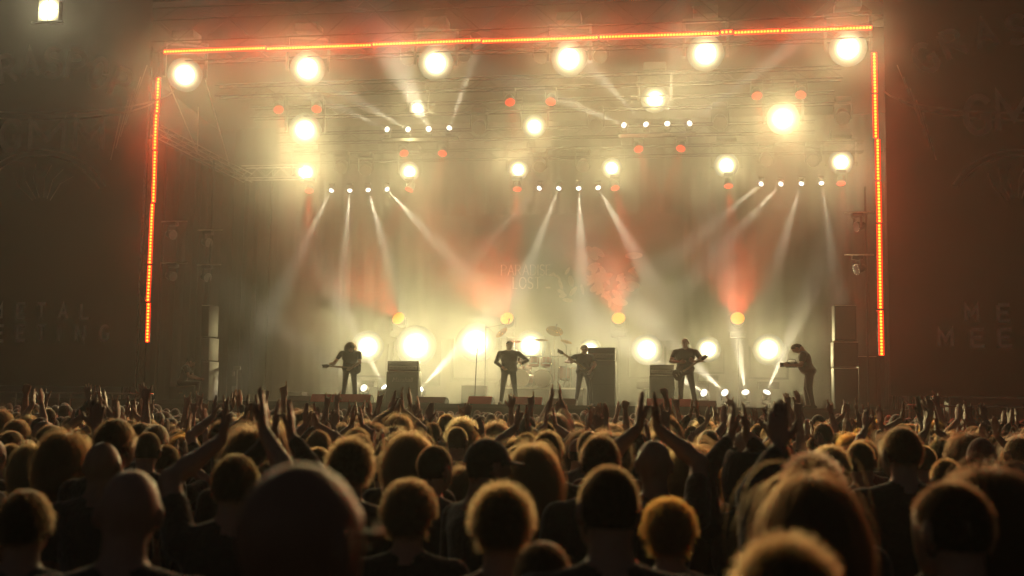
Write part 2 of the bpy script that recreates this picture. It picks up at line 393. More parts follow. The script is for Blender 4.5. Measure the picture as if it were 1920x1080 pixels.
# ------------------------------------------------------------------ red LED strips
def led(name, a, b, parts, pitch, label, glow=32, tube=.13):
    a = Vector(a); b = Vector(b); root = empty(name, a); d = (b-a); L = d.length; d.normalize(); rr = random.Random(len(label))
    w = Vector((0, -1, 0)).cross(d)
    t = 0
    for i, fr in enumerate(parts):
        l = fr*L; off = w*rr.uniform(-.022, .022)
        p0 = d*(t+.02)+off; p1 = d*(t+l-.02)+off+w*rr.uniform(-.012, .012)
        q = (p1-p0).to_track_quat('X', 'Z').to_matrix()
        s = MB().box((p0+p1)/2, ((p1-p0).length, .05, tube+.02), q).build('batten', M['plastic'], root)
        MB().box((p0+p1)/2+Vector((0, -.0275, 0)), ((p1-p0).length, .008, tube), q).build('fringe_glow', M['ledfringe'], s)  # added glowing strip: paints the red fringe of light around the beads
        mb = MB(); n = int((p1-p0).length/pitch)
        for k in range(n):
            c = p0.lerp(p1, (k+.5)/n)+Vector((0, -.033, 0))
            mb.lathe([(.036, 0), (.034, .02), (.022, .034), (0, .038)], c, 8, Vector((0, -1, 0)).to_track_quat('Z', 'Y'))
        bd = mb.build('led_beads', M['bead'], s, True); bd['kind'] = 'stuff'
        t += l
    # the light the strip gives off
    ld = bpy.data.lights.new('led_glow', 'AREA'); ld.shape = 'RECTANGLE'; ld.size = L; ld.size_y = .06; ld.color = (1, .07, .02); ld.energy = glow*L*LAMP
    lo = link(bpy.data.objects.new('led_glow', ld), root); lo.location = d*L/2+Vector((0, -.09, 0))
    zax = Vector((0, 1, 0)); xax = d; yax = zax.cross(xax)
    lo.rotation_euler = Matrix((xax, yax, zax)).transposed().to_euler()
    return tag(root, label, 'light strip', 'red light strips framing the stage')
tl, tr_ = at(307, 99, 0), at(1636, 52, 0)
led('led_strip', tl, tr_, [.157, .157, .158, .164, .164, .018+.0, .062, .12], .083, 'long red light strip across the top of the stage opening')
led('led_strip', at(297, 145, 0), at(276, 643, 0), [.14, .14, .2, .23, .14, .15], .09, 'upright red light strip along the left edge of the stage')
led('led_strip', at(1640, 98, 0), at(1652, 668, 0), [.14, .15, .14, .14, .28, .15], .08, 'upright red light strip along the right edge of the stage', 95, .14)

# ------------------------------------------------------------------ lamps
_mesh = {}
def shared(key, fn):
    if key not in _mesh: _mesh[key] = fn()
    return _mesh[key]
def part(name, me, parent, loc=(0, 0, 0), quat=None):
    o = link(bpy.data.objects.new(name, me), parent); o.location = loc
    if quat: o.rotation_mode = 'QUATERNION'; o.rotation_quaternion = quat
    return o
def raw(mb, m, smooth=True):
    o = mb.build('t', m, None, smooth); me = o.data; bpy.data.objects.remove(o); return me
def head_mesh(r, l):
    return raw(MB().lathe([(0, -l), (r*.55, -l), (r*.8, -l*.85), (r*.95, -l*.5), (r*1.02, -.03), (r*1.08, -.03), (r*1.08, .03), (r*.99, .03), (r*.97, -.02)], n=20), M['plastic'])
def fixture(name, pos, aim, lensmat, lr, label, group, cat='stage light', power=0, color=WARM, angle=60, blend=1., size=.08, hang=True, scale=1.0, stand=None, ring=False):
    pos = Vector(pos); root = empty(name, pos); d = (Vector(aim)-pos).normalized()
    q = d.to_track_quat('Z', 'Y'); s = 1 if hang else -1; key = (lr, hang)
    az = math.atan2(d.x, -d.y) if abs(d.x)+abs(d.y) > .3 else 0
    part('base', shared(('base', lr), lambda: raw(MB().bevbox((0, 0, 0), (min(lr, .3)*2.3, min(lr, .3)*2.0, min(lr, .3)*.8), .02), M['plastic'])), root, (0, 0, s*lr*2.5))
    part('yoke', shared(('yoke', key), lambda: raw(MB().box((-lr*1.28, 0, s*lr*.95), (lr*.16, lr*.5, lr*2.3)).box((lr*1.28, 0, s*lr*.95), (lr*.16, lr*.5, lr*2.3)).box((0, 0, s*lr*2.02), (lr*2.4, lr*.5, lr*.16)), M['steel'])), root, (0, 0, 0), Quaternion((0, 0, 1), az))
    h = part('head', shared(('head', lr), lambda: head_mesh(lr, lr*1.9)), root, (0, 0, 0), q)
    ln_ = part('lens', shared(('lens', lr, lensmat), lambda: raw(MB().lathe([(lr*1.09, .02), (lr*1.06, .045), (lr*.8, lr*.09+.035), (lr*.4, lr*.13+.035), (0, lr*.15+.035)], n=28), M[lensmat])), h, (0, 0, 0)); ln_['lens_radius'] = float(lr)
    if ring: part('rim', shared(('rim', lr), lambda: raw(MB().lathe([(lr*1.04, .03), (lr*1.12, .03), (lr*1.12, .05), (lr*1.04, .05), (lr*1.04, .03)], n=24), M['chrome'])), h)
    if stand:
        part('stand', raw(MB().cyl((0, 0, -lr*2.9), (0, 0, stand-pos.z), .03, n=8).box((0, 0, stand-pos.z+.02), (.5, .5, .04)), M['steel']), root)
    if power:
        ld = bpy.data.lights.new('lamp', 'SPOT'); ld.energy = power*LAMP; ld.color = color; ld.spot_size = R(angle); ld.spot_blend = blend; ld.shadow_soft_size = size
        lo = link(bpy.data.objects.new('lamp', ld), root); lo.location = d*(lr*.3+size*.2+.07); lo.rotation_mode = 'QUATERNION'; lo.rotation_quaternion = d.to_track_quat('-Z', 'Y')
    return tag(root, label, cat, group)

AUD = lambda p, k=1.0: Vector((p[0]*.3+3.6, -27, 1.2))
PB = 1200.
# big warm floods on the front truss
fr = [(347, 140, .9), (577, 128, .9), (817, 118, 1.), (1067, 110, 1.05), (1323, 100, 1.15), (1590, 90, 1.15)]
for i, (x, y, k) in enumerate(fr):
    p = at(x, y, 1.2); fixture('flood_light', p, AUD(p), 'lens', .47, f'bright warm flood on the front truss, {ordn(i, 6)}', 'warm floods on the front truss', power=PB*k*1.25, angle=50)  # lens oversized to carry the painted glare halo
for i, (x, y, k, r_) in enumerate([(572, 243, .8, .48), (783, 204, .25, .27), (1002, 237, .45, .34), (1228, 186, .5, .40), (1468, 222, .55, .46)]):
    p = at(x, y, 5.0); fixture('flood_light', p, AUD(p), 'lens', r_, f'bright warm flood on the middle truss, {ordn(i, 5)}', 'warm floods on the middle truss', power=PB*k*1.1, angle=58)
for i, (x, y, k) in enumerate([(573, 323, .8), (768, 322, .6), (972, 318, .5), (1147, 315, .5), (1362, 310, .8), (1577, 304, .8)]):
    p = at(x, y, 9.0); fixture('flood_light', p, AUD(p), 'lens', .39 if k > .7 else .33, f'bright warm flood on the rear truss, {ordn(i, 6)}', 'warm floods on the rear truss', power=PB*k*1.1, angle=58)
# floor floods on stands
for i, (x, y, k, r_) in enumerate([(690, 650, 1.3, .54), (780, 648, 2.4, .68), (893, 642, 2.4, .66), (995, 648, 1., .52), (1107, 655, .45, .36), (1213, 655, 1., .50), (1328, 655, .7, .41), (1441, 655, 1., .50)]):
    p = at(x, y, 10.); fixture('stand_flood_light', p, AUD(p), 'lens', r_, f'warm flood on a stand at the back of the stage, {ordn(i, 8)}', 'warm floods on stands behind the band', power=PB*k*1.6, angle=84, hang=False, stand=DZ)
# beam banks
def bank(lst, Y, lab, group, power, hang=True, ty=None, ang=9.5, r_=.085, stand=None):
    for i, (x, y, tx, ty_, k) in enumerate(lst):
        p = at(x, y, Y); t = at(tx, ty_, ty or Y)
        fixture('beam_light', p, t, 'lensw', r_, f'small white beam light {lab}, {ordn(i, len(lst))}', group, power=power*k, color=(1., .86, .58), angle=ang, blend=1., size=.03, hang=hang, stand=stand)
BP = 30000.
bank([(622, 356, 540, 520, 1.), (656, 356, 640, 560, 1.), (690, 355, 748, 560, 1.), (725, 354, 860, 500, .9)], 9., 'in the left rear bank of four', 'white beam lights', BP, ty=6.)
bank([(1012, 352, 890, 480, .35), (1048, 352, 980, 530, .9), (1085, 352, 1092, 520, 1.), (1121, 351, 1200, 490, .8)], 9., 'in the centre rear bank of four', 'white beam lights', BP, ty=6.)
bank([(1428, 344, 1290, 460, .5), (1465, 344, 1350, 470, .7), (1503, 343, 1440, 550, .9), (1540, 342, 1575, 570, .8)], 9., 'in the right rear bank of four', 'white beam lights', BP, ty=6.)
bank([(727, 243, 630, 198, .7), (766, 243, 690, 200, .6), (804, 242, 786, 205, .8), (842, 241, 885, 120, .9)], 5., 'in the upper left bank of four', 'white beam lights', BP*.85, hang=False, ty=2.2, ang=7)
bank([(1171, 235, 1060, 190, .9), (1212, 234, 1130, 150, 1.), (1251, 233, 1262, 120, 1.), (1292, 232, 1400, 150, 1.)], 5., 'in the upper right bank of four', 'white beam lights', BP*.85, hang=False, ty=2.2, ang=7)
bank([(683, 728, 500, 600, .3)], 8., 'on the floor behind the long-haired guitarist', 'white floor beam lights', BP, hang=False, ty=3.0, ang=12, r_=.12)
bank([(722, 727, 650, 590, 1.2), (787, 730, 900, 610, 1.2)], 8., 'on the floor left of the drums', 'white floor beam lights', BP*1.4, hang=False, ty=6.5, ang=14, r_=.12)
bank([(1321, 737, 1255, 695, .8), (1360, 737, 1300, 680, 1.), (1398, 737, 1380, 630, 1.2), (1437, 737, 1500, 590, 1.2)], 8., 'on the floor right of the drums', 'white floor beam lights', BP*1.4, hang=False, ty=6.5, ang=14, r_=.12)
# shelves that carry the upper banks
for x0, x1, y, side in ((715, 858, 250, 'left'), (1160, 1305, 242, 'right')):
    a, b = at(x0, y+3, 5.), at(x1, y+3, 5.)
    o = MB().box((a+b)/2-Vector((0, 0, .12)), ((b-a).length, .4, .05)).build('lamp_shelf', M['steel']); tag(o, f'slim hanging shelf under the upper {side} bank of beam lights', 'shelf')
# red wash heads
def reds(lst, Y, lab, power, lensmat='lensr', ty=None, ang=24, hang=True, stand=None, r_=.145, name='red_wash_light', col=REDC, grp='red wash lights'):
    for i, (x, y, tx, ty_, k) in enumerate(lst):
        p = at(x, y, Y); t = at(tx, ty_, ty or Y)
        fixture(name, p, t, lensmat, r_, f'{lab}, {ordn(i, len(lst))}', grp, power=power*k, color=col, angle=ang, blend=.8, size=.05, hang=hang, stand=stand, ring=True)
RP = 5200.
reds([(522, 204, 545, 300, .3), (594, 203, 575, 300, .3), (956, 190, 975, 290, .3), (1033, 189, 1015, 290, .3), (1419, 178, 1440, 280, .3), (1502, 176, 1480, 280, .3)], 3.0, 'red moving head on the second truss', RP, ty=1.5)
reds([(757, 286, 790, 380, .3), (830, 286, 810, 380, .3), (1197, 278, 1225, 370, .3), (1277, 277, 1250, 370, .3)], 7.0, 'red moving head on the fourth truss', RP, ty=5.5)
reds([(580, 356, 575, 520, 1.4), (768, 354, 680, 530, .9), (970, 353, 962, 520, 1.2), (1153, 351, 1195, 500, 1.), (1366, 347, 1378, 520, 1.3), (1577, 342, 1590, 500, 1.)], 9.0, 'glowing red moving head on the rear truss', RP, ty=7.5)
reds([(748, 598, 610, 440, 2.2), (951, 598, 870, 450, 2.2), (1160, 598, 1125, 400, 1.6), (1383, 598, 1378, 430, 1.4)], 11.0, 'round amber lamp with red beam on an upright behind the band', RP*.33, 'lenso', ty=5.5, ang=46, hang=False, stand=DZ, r_=.23, name='amber_lamp', grp='amber lamps behind the band')
# unlit moving heads with bright rims
un = [(1350, 230, 5., 'right of the upper right beam bank'), (1580, 220, 5., 'below the right end of the front truss'), (898, 240, 5., 'right of the upper left beam bank'), (1117, 237, 5., 'left of the upper right beam bank'),
      (640, 315, 8.6, 'right of the left rear flood'), (685, 318, 8.6, 'above the left rear beam bank'), (1012, 312, 8.6, 'above the left end of the centre beam bank'), (1093, 312, 8.6, 'above the right end of the centre beam bank'),
      (1436, 300, 8.6, 'above the left end of the right rear beam bank'), (1525, 300, 8.6, 'above the right end of the right rear beam bank'), (1015, 106, 1.6, 'left of the fourth front flood'), (1125, 105, 1.6, 'right of the fourth front flood'), (870, 103, 1.6, 'right of the third front flood'), (765, 110, 1.6, 'left of the third front flood')]
for x, y, Y, w in un:
    p = at(x, y, Y); fixture('moving_head_light', p, p+Vector((0, -.8, -.6)), 'glass', .21 if Y > 4 else .19, f'unlit moving head {w}', 'unlit moving heads', ring=True)
# side ladders with small heads
for x, y, Y, w in ((323, 440, 1.4, 'upper lamp on the left wing pipe near the red strip'), (323, 518, 1.4, 'lower lamp on the left wing pipe near the red strip'), (390, 455, 3.5, 'upper lamp on the second left wing pipe'), (388, 520, 3.5, 'lower lamp on the second left wing pipe'), (1608, 425, 2., 'upper lamp hanging at the right wing'), (1608, 505, 2., 'lower lamp hanging at the right wing')):
    p = at(x, y, Y); o = fixture('side_light', p, p+Vector((1 if x < 900 else -1, -.5, -.25)), 'glass', .13, 'black '+w, 'lamps on the wing pipes', ring=True)
    part('pipe', raw(MB().cyl((-.35, 0, .4), (.45, 0, .4), .022, n=8), M['alu']), o)
for x, Y, y0, w in ((312, 1.4, 300, 'outer left'), (400, 3.5, 300, 'inner left'), (1622, 2., 350, 'right')):
    a = at(x, y0, Y); o = MB().cyl((a.x, Y+.05, DZ), (a.x, Y+.05, a.z), .03, n=8).build('wing_pipe', M['steel']); tag(o, f'upright steel pipe carrying lamps at the {w} wing', 'pipe')
# square flood high on the left tower
p = at(92, 20, -1.2); root = empty('square_flood_light', p); tag(root, 'square four-lamp flood high at the upper left corner above the banner', 'stage light')
qq = Vector((.15, -1, -.25)).to_track_quat('Z', 'Y')
MB().bevbox((0, .1, 0), (.62, .22, .62), .03).build('housing', M['plastic'], root)
MB().box((0, -.05, -.36), (.95, .12, .05)).build('bracket', M['alu'], root)
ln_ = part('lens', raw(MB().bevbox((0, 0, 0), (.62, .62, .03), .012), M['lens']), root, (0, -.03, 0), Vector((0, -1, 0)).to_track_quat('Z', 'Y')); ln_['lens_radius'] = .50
for k in (0, 1): MB().box((0, -.052, 0), ((.012, .012, .62), (.62, .012, .012))[k]).build('divider', M['plastic'], root)
ld = bpy.data.lights.new('lamp', 'SPOT'); ld.energy = 2200*LAMP; ld.color = (1, .86, .5); ld.spot_size = R(120); ld.spot_blend = 1; ld.shadow_soft_size = .1
lo = link(bpy.data.objects.new('lamp', ld), root); lo.location = (0, -.12, 0); lo.rotation_mode = 'QUATERNION'; lo.rotation_quaternion = Vector((.1, -1, -.45)).to_track_quat('-Z', 'Y')

# ------------------------------------------------------------------ bodies: one continuous surface grown from a blended distance field
SKIN, SHIRT, TROUS, SHOE, SCALP, EYE = range(6)
def V3(*a): return np.array(a, float)
def nrm(v): v = np.asarray(v, float); return v/max(np.linalg.norm(v), 1e-9)
class Body:
    def __init__(s): s.p = []
    def cap(s, a, b, r0, r1, t, k=.025): s.p.append(('c', np.asarray(a, float), np.asarray(b, float), r0, r1, t, k))
    def ell(s, c, r, t, k=.025, rot=None): s.p.append(('e', np.asarray(c, float), np.asarray(r, float), rot, None, t, k))
    def mesh(s, name, h, mats):
        lo = np.full(3, 9.); hi = np.full(3, -9.)
        for q in s.p:
            if q[0] == 'c':
                r = max(q[3], q[4])
                lo = np.minimum(lo, np.minimum(q[1], q[2])-r); hi = np.maximum(hi, np.maximum(q[1], q[2])+r)
            else: r = q[2].max(); lo = np.minimum(lo, q[1]-r); hi = np.maximum(hi, q[1]+r)
        lo -= 3*h; hi += 3*h; n = np.ceil((hi-lo)/h).astype(int)+1
        D = np.full(n, 1., np.float32); B = np.full(n, 1., np.float32); T = np.zeros(n, np.int8)
        ax = [lo[i]+h*np.arange(n[i]) for i in range(3)]
        for q in s.p:
            if q[0] == 'c': r = max(q[3], q[4]); l2 = np.minimum(q[1], q[2])-r; h2 = np.maximum(q[1], q[2])+r
            else: r = q[2].max(); l2 = q[1]-r; h2 = q[1]+r
            m = q[6]+2.5*h
            i0 = np.maximum(0, np.floor((l2-m-lo)/h).astype(int)); i1 = np.minimum(n, np.ceil((h2+m-lo)/h).astype(int)+1)
            sl = tuple(slice(i0[i], i1[i]) for i in range(3))
            P = np.stack(np.meshgrid(*[ax[i][sl[i]] for i in range(3)], indexing='ij'), -1).astype(np.float32)
            if q[0] == 'c':
                ab = (q[2]-q[1]); L2 = max(ab@ab, 1e-9); pa = P-q[1].astype(np.float32)
                t = np.clip(pa@ab.astype(np.float32)/L2, 0, 1); d = np.linalg.norm(pa-t[..., None]*ab.astype(np.float32), axis=-1)-(q[3]+(q[4]-q[3])*t)
            else:
                pa = P-q[1].astype(np.float32)
                if q[3] is not None: pa = pa@q[3].astype(np.float32)
                rr_ = q[2].astype(np.float32); k0 = np.linalg.norm(pa/rr_, axis=-1); k1 = np.linalg.norm(pa/(rr_*rr_), axis=-1)
                d = k0*(k0-1)/np.maximum(k1, 1e-6)
            Ds = D[sl]; k = q[6]
            hh = np.maximum(k-np.abs(Ds-d), 0)/k
            D[sl] = np.minimum(Ds, d)-hh*hh*k*.25
            Bs = B[sl]; w = d < Bs; T[sl] = np.where(w, q[5], T[sl]); B[sl] = np.minimum(Bs, d)
        S = D < 0; c = n-1
        cnt = np.zeros(c, np.int16); acc = np.zeros((*c, 3), np.float32)
        edges = []
        for a in range(3):
            A = [slice(None)]*3; Bx = [slice(None)]*3; A[a] = slice(0, -1); Bx[a] = slice(1, None)
            cr = S[tuple(A)] != S[tuple(Bx)]; idx = np.argwhere(cr); d0 = D[tuple(A)][cr]; d1 = D[tuple(Bx)][cr]; t = d0/(d0-d1)
            pos = idx.astype(np.float32); pos[:, a] += t; b1, b2 = [k for k in range(3) if k != a]
            for o1 in (0, -1):
                for o2 in (0, -1):
                    ci = idx.copy(); ci[:, b1] += o1; ci[:, b2] += o2
                    ok = np.all((ci >= 0) & (ci < c), axis=1); cj = ci[ok]
                    fl = np.ravel_multi_index(cj.T, c)
                    np.add.at(cnt.reshape(-1), fl, 1); np.add.at(acc.reshape(-1, 3), fl, pos[ok])
            edges.append((a, b1, b2, idx, S[tuple(A)][cr]))
        cells = np.argwhere(cnt > 0); vid = np.full(c, -1, np.int64); vid[tuple(cells.T)] = np.arange(len(cells))
        ve = acc[tuple(cells.T)]/cnt[tuple(cells.T)][:, None]
        near = np.minimum(np.round(ve).astype(int), n-1); vt = T[tuple(near.T)]
        ve = lo+ve*h; F = []
        for a, b1, b2, idx, ins in edges:
            q = []
            for o1, o2 in ((-1, -1), (0, -1), (0, 0), (-1, 0)):
                ci = idx.copy(); ci[:, b1] += o1; ci[:, b2] += o2; q.append(vid[tuple(ci.T)])
            q = np.stack(q, 1); flip = ins if a != 1 else ~ins
            q[~flip] = q[~flip][:, ::-1]; F.append(q)
        F = np.concatenate(F); me = bpy.data.meshes.new(name)
        nf = len(F); me.vertices.add(len(ve)); me.vertices.foreach_set('co', ve.astype(np.float32).ravel())
        me.loops.add(nf*4); me.loops.foreach_set('vertex_index', F.astype(np.int32).ravel())
        me.polygons.add(nf); me.polygons.foreach_set('loop_start', np.arange(0, nf*4, 4, dtype=np.int32))
        for m in mats: me.materials.append(m)
        ft = np.sort(vt[F], axis=1)[:, 1].astype(np.int32)
        me.polygons.foreach_set('material_index', ft); me.polygons.foreach_set('use_smooth', np.ones(nf, bool))
        me.update(calc_edges=True); me.validate()
        return me

def rotm(axis, deg): return np.array(Matrix.Rotation(R(deg), 3, Vector(axis)))
GEST = {  # curls of index, middle, ring, little; spread; thumb out
    'open': ([6, 4, 6, 10], 9, 1.), 'flat': ([4, 3, 4, 6], 2, .55), 'horns': ([4, 88, 90, 6], 9, -.3), 'fist': ([88, 90, 90, 88], 0, -.4),
    'point': ([3, 85, 90, 90], 2, -.3), 'relaxed': ([22, 26, 30, 34], 3, .5), 'grip': ([62, 66, 68, 70], 1, .2), 'claw': ([30, 34, 34, 30], 10, .9)}
def hand(B, w, d, pn, side, gest, k=.006, s=1.0):
    """w wrist, d along the fingers, pn palm normal, side +1 thumb towards cross(d, pn)"""
    d = nrm(d); pn = nrm(pn-d*np.dot(pn, d)); sv = np.cross(d, pn)*side
    cu, sp, th = GEST[gest]
    for i, (off, kl, fl) in enumerate(((.030, .088, .072), (.010, .092, .080), (-.011, .088, .074), (-.030, .080, .057))):
        kn = w+(d*kl+sv*off)*s
        B.cap(w+(d*.012+sv*off*.55)*s, kn, .0165*s, .0125*s, SKIN, .012)
        a = R(sp*(1.3-i*.9)); fd = nrm(d*math.cos(a)+sv*math.sin(a)); p = kn; cur = 0
        for j, fr_ in enumerate((.45, .30, .25)):
            cur += R(cu[i]*(1, 1.05, .6)[j]); q = p+(fd*math.cos(cur)+pn*math.sin(cur))*fl*fr_*s
            B.cap(p, q, (.0105-.0012*j)*s, (.0098-.0014*j)*s, SKIN, k); p = q
    t0 = w+(d*.025+sv*.028)*s
    if th >= 0:
        t1 = t0+nrm(d*.75+sv*(.35+.6*th)+pn*.25)*.048*s; t2 = t1+nrm(d*1.0+sv*.35*th+pn*.2)*.034*s
    else:
        t1 = t0+nrm(d*.8+sv*.25+pn*.5)*.045*s; t2 = t1+nrm(d*.3-sv*.9+pn*.35)*.034*s
    B.cap(t0, t1, .0155*s, .0115*s, SKIN, .008); B.cap(t1, t2, .0112*s, .0092*s, SKIN, k)
def ik(s, t, pole, l1, l2):
    v = t-s; L = np.linalg.norm(v); L = min(L, (l1+l2)*.995); u = nrm(v); t = s+u*L
    a = (l1*l1-l2*l2+L*L)/(2*L); h = math.sqrt(max(0, l1*l1-a*a)); p = np.asarray(pole, float); p = nrm(p-u*np.dot(p, u))
    return s+u*a+p*h, t
def figure(arms, head=(0, 0, 0), lean=(0, 0), sleeve=.55, legs=None, wide=1.0, sit=False, belly=0., hairvol=None):
    """arms: for right(+x) and left(-x): (wrist target, pole, gesture, palm normal, finger dir or None); head (turn, nod, tilt); lean (forward, side); stance as foot positions"""
    B = Body(); HV = hairvol; hip = V3(0, 0, .95) if not sit else V3(0, 0, .52)
    dz = hip[2]-.95
    UL = rotm((1, 0, 0), -lean[0])@rotm((0, 1, 0), lean[1])
    def up(p): p = V3(*p)+V3(0, 0, dz); return hip+UL@(p-hip)
    W = wide
    B.ell(up((0, -.01, .97)), (.165*W, .118, .125), TROUS, .04); 
    B.ell(up((0, -.005+belly*.5, 1.0)), (.172*W, .126+belly*.6, .10), SHIRT, .04, UL)
    B.ell(up((0, .005+belly, 1.10)), (.157*W, .114+belly, .15), SHIRT, .05, UL)
    B.ell(up((0, .0, 1.29)), (.178*W, .122, .19), SHIRT, .05, UL)
    B.ell(up((0, -.02, 1.385)), (.17*W, .10, .09), SHIRT, .05, UL)
    for sx in (1, -1):
        B.cap(up((.03*sx, -.015, 1.455)), up((.165*sx*W, -.01, 1.415)), .058, .062, SHIRT, .04)
        B.cap(up((0, -.015, 1.47)), up((.10*sx, -.02, 1.435)), .052, .045, SHIRT, .03)
    B.cap(up((0, -.02, 1.44)), up((0, .008, 1.60)), .060, .055, SKIN, .02)
    HM = UL@rotm((0, 0, 1), head[0])@rotm((1, 0, 0), -head[1])@rotm((0, 1, 0), head[2]); hc = up((0, .028, 1.645)); nb = up((0, .0, 1.56))
    hc = nb+HM@(V3(0, .028, .085))
    def hd(p): return hc+HM@V3(*p)
    B.ell(hd((0, -.004, .012)), (.0765, .0975, .098), SCALP, .02, HM)
    if HV:
        B.ell(hd((0, -.012, .022)), (.0765*HV[0], .0975*HV[0], .098*HV[0]), SCALP, .02, HM)
        if HV[1]: B.cap(hd((0, -.05, 0)), hd((0, -.085, -HV[1])), .085, .075, SCALP, .03)
    B.ell(hd((0, .028, -.005)), (.071, .072, .085), SKIN, .02, HM)
    B.ell(hd((0, .042, -.062)), (.057, .052, .052), SKIN, .025, HM)
    B.cap(hd((0, .098, .012)), hd((0, .112, -.026)), .011, .015, SKIN, .012)
    B.cap(hd((-.03, .083, .03)), hd((.03, .083, .03)), .016, .016, SKIN, .012)
    B.cap(hd((-.02, .094, -.056)), hd((.02, .094, -.056)), .008, .008, SCALP if False else SKIN, .008)
    B.ell(hd((0, .082, -.095)), (.024, .02, .018), SKIN, .02)
    for sx in (1, -1):
        B.ell(hd((.078*sx, -.002, -.012)), (.011, .023, .034), SKIN, .008, HM@rotm((0, 0, 1), 22*sx))
        B.ell(hd((.031*sx, .088, .008)), (.013, .01, .008), EYE, .004, HM)
    # arms
    for sx, (t, pole, ge, pn, fd) in zip((1, -1), arms):
        s = up((.185*sx*W, -.01, 1.415)); t = V3(*t)+V3(0, 0, dz)
        e, w = ik(s, t, pole, .285, .255); f = nrm(w-e)
        B.cap(s, e, .050, .040, SKIN, .02); B.cap(e, e+(w-e)*.35, .0405, .041, SKIN, .015); B.cap(e+(w-e)*.35, w, .041, .0255, SKIN, .015)
        if sleeve <= 1: B.cap(s, s+(e-s)*sleeve, .064, .058, SHIRT, .02)
        else:
            B.cap(s, e, .063, .053, SHIRT, .02); B.cap(e, e+(w-e)*(sleeve-1), .052, .040, SHIRT, .02)
        dd = f if fd is None else V3(*fd)
        hand(B, w+f*.012, dd, V3(*pn), sx*(1 if True else 1), ge)
    # legs
    if sit:
        for sx in (1, -1):
            h0 = V3(.09*sx, .02, .52); kn = V3(.14*sx, .44, .53); an = V3(.13*sx, .42, .09)
            B.cap(h0, kn, .085, .062, TROUS, .04); B.cap(kn, an, .06, .045, TROUS, .02); B.cap(an+V3(0, -.03, -.045), an+V3(.01*sx, .16, -.05), .042, .038, SHOE, .02)
    else:
        fp = legs or ((.13, .0), (-.13, .02))
        for sx, (fx, fy) in zip((1, -1), fp):
            h0 = V3(.088*sx, 0, .93); an = V3(fx, fy, .09); kn = (h0+an)/2+V3(.0, .035, .02)
            B.cap(h0, kn, .088, .062, TROUS, .04); B.cap(kn, an, .061, .047, TROUS, .02)
            B.cap(an+V3(0, -.04, -.045), an+V3(.03*sx, .15, -.05), .042, .038, SHOE, .02)
    Mh = Matrix([[*HM[i], hc[i]] for i in range(3)]+[[0, 0, 0, 1]])
    return B, Mh

def skinmat(name, c):
    m = mat(name, c, .45, spec=.5, noise=(25, .12), bump=.15, bscale=120); b = m.node_tree.nodes['Principled BSDF']
    b.inputs['Subsurface Weight'].default_value = 0.0
    return m
SKINS = [skinmat('skin_light', (.50, .32, .235)), skinmat('skin_tan', (.42, .25, .17)), skinmat('skin_rosy', (.52, .31, .24))]
def clothmat(name, c): return mat(name, c, .85, noise=(30, .25), bump=.5, bscale=45, sheen=.7, spec=.4)
SHIRTS = dict(black=clothmat('black_cotton', (.014, .013, .013)), charcoal=clothmat('charcoal_cotton', (.035, .033, .032)), red=clothmat('red_fleece', (.20, .022, .018)),
              blue=clothmat('navy_denim', (.022, .03, .06)), brown=clothmat('brown_cotton', (.06, .035, .022)), grey=clothmat('grey_cotton', (.13, .125, .12)))
JEANS = clothmat('dark_denim', (.02, .022, .03)); SHOES = mat('shoe_leather', (.02, .018, .016), .5); EYEM = mat('eye_dark', (.03, .02, .015), .2)
def hairmat(name, c, rough=.35):
    m = bpy.data.materials.new(name); m.use_nodes = True; nt = m.node_tree; nt.nodes.clear()
    h = nt.nodes.new('ShaderNodeBsdfHairPrincipled'); h.parametrization = 'COLOR'; h.inputs['Color'].default_value = (*c, 1)
    h.inputs['Roughness'].default_value = rough; h.inputs['Radial Roughness'].default_value = .5; h.inputs['Random Roughness'].default_value = .3; h.inputs['IOR'].default_value = 1.43
    o = nt.nodes.new('ShaderNodeOutputMaterial'); nt.links.new(h.outputs[0], o.inputs[0]); return m
HAIRC = dict(dark=(.02, .010, .005), brown=(.045, .022, .009), light=(.08, .038, .013), blond=(.18, .095, .03), ginger=(.32, .07, .008), grey=(.085, .062, .04))
HAIR = {k: hairmat('hair_'+k, c) for k, c in HAIRC.items()}
SCALPM = {k: mat('scalp_'+k, tuple(v*.35 for v in c), .6, spec=.3, bump=.5, bscale=150) for k, c in HAIRC.items()}
SCALPM2 = {k: mat('hairmass_'+k, tuple(v*.8 for v in c), .5, spec=.4, sheen=.6, bump=.8, bscale=90) for k, c in HAIRC.items()}
BODYM = [SKINS[0], SHIRTS['black'], JEANS, SHOES, SCALPM['dark'], EYEM]

# hair, drawn as strands around the head (origin = head centre, face to +y)
def strands(name, pts, r0, mats):
    n, k, _ = pts.shape; cv = bpy.data.hair_curves.new(name); cv.add_curves([k]*n)
    cv.attributes['position'].data.foreach_set('vector', pts.astype(np.float32).ravel())
    a = cv.attributes.get('radius') or cv.attributes.new('radius', 'FLOAT', 'POINT')
    a.data.foreach_set('value', np.tile(np.linspace(r0, r0*.45, k), n).astype(np.float32))
    cv.materials.append(mats); return cv
SK = np.array([.0765, .0975, .098]); SKC = np.array([0, -.004, .012])
def roots(n, seed, low=-.045):
    rg = np.random.default_rng(seed); d = rg.normal(size=(n*4, 3)); d /= np.linalg.norm(d, axis=1)[:, None]
    p = d*SK+SKC
    front = np.clip((p[:, 1]+.02)/.1, 0, 1); lim = low+front*.105
    lim = np.where(np.abs(p[:, 0]) > .06, np.maximum(lim, -.005+.03*front), lim)
    ok = p[:, 2] > lim; p = p[ok][:n]; d = d[ok][:n]; nn = d/SK; nn /= np.linalg.norm(nn, axis=1)[:, None]
    return p, nn, rg
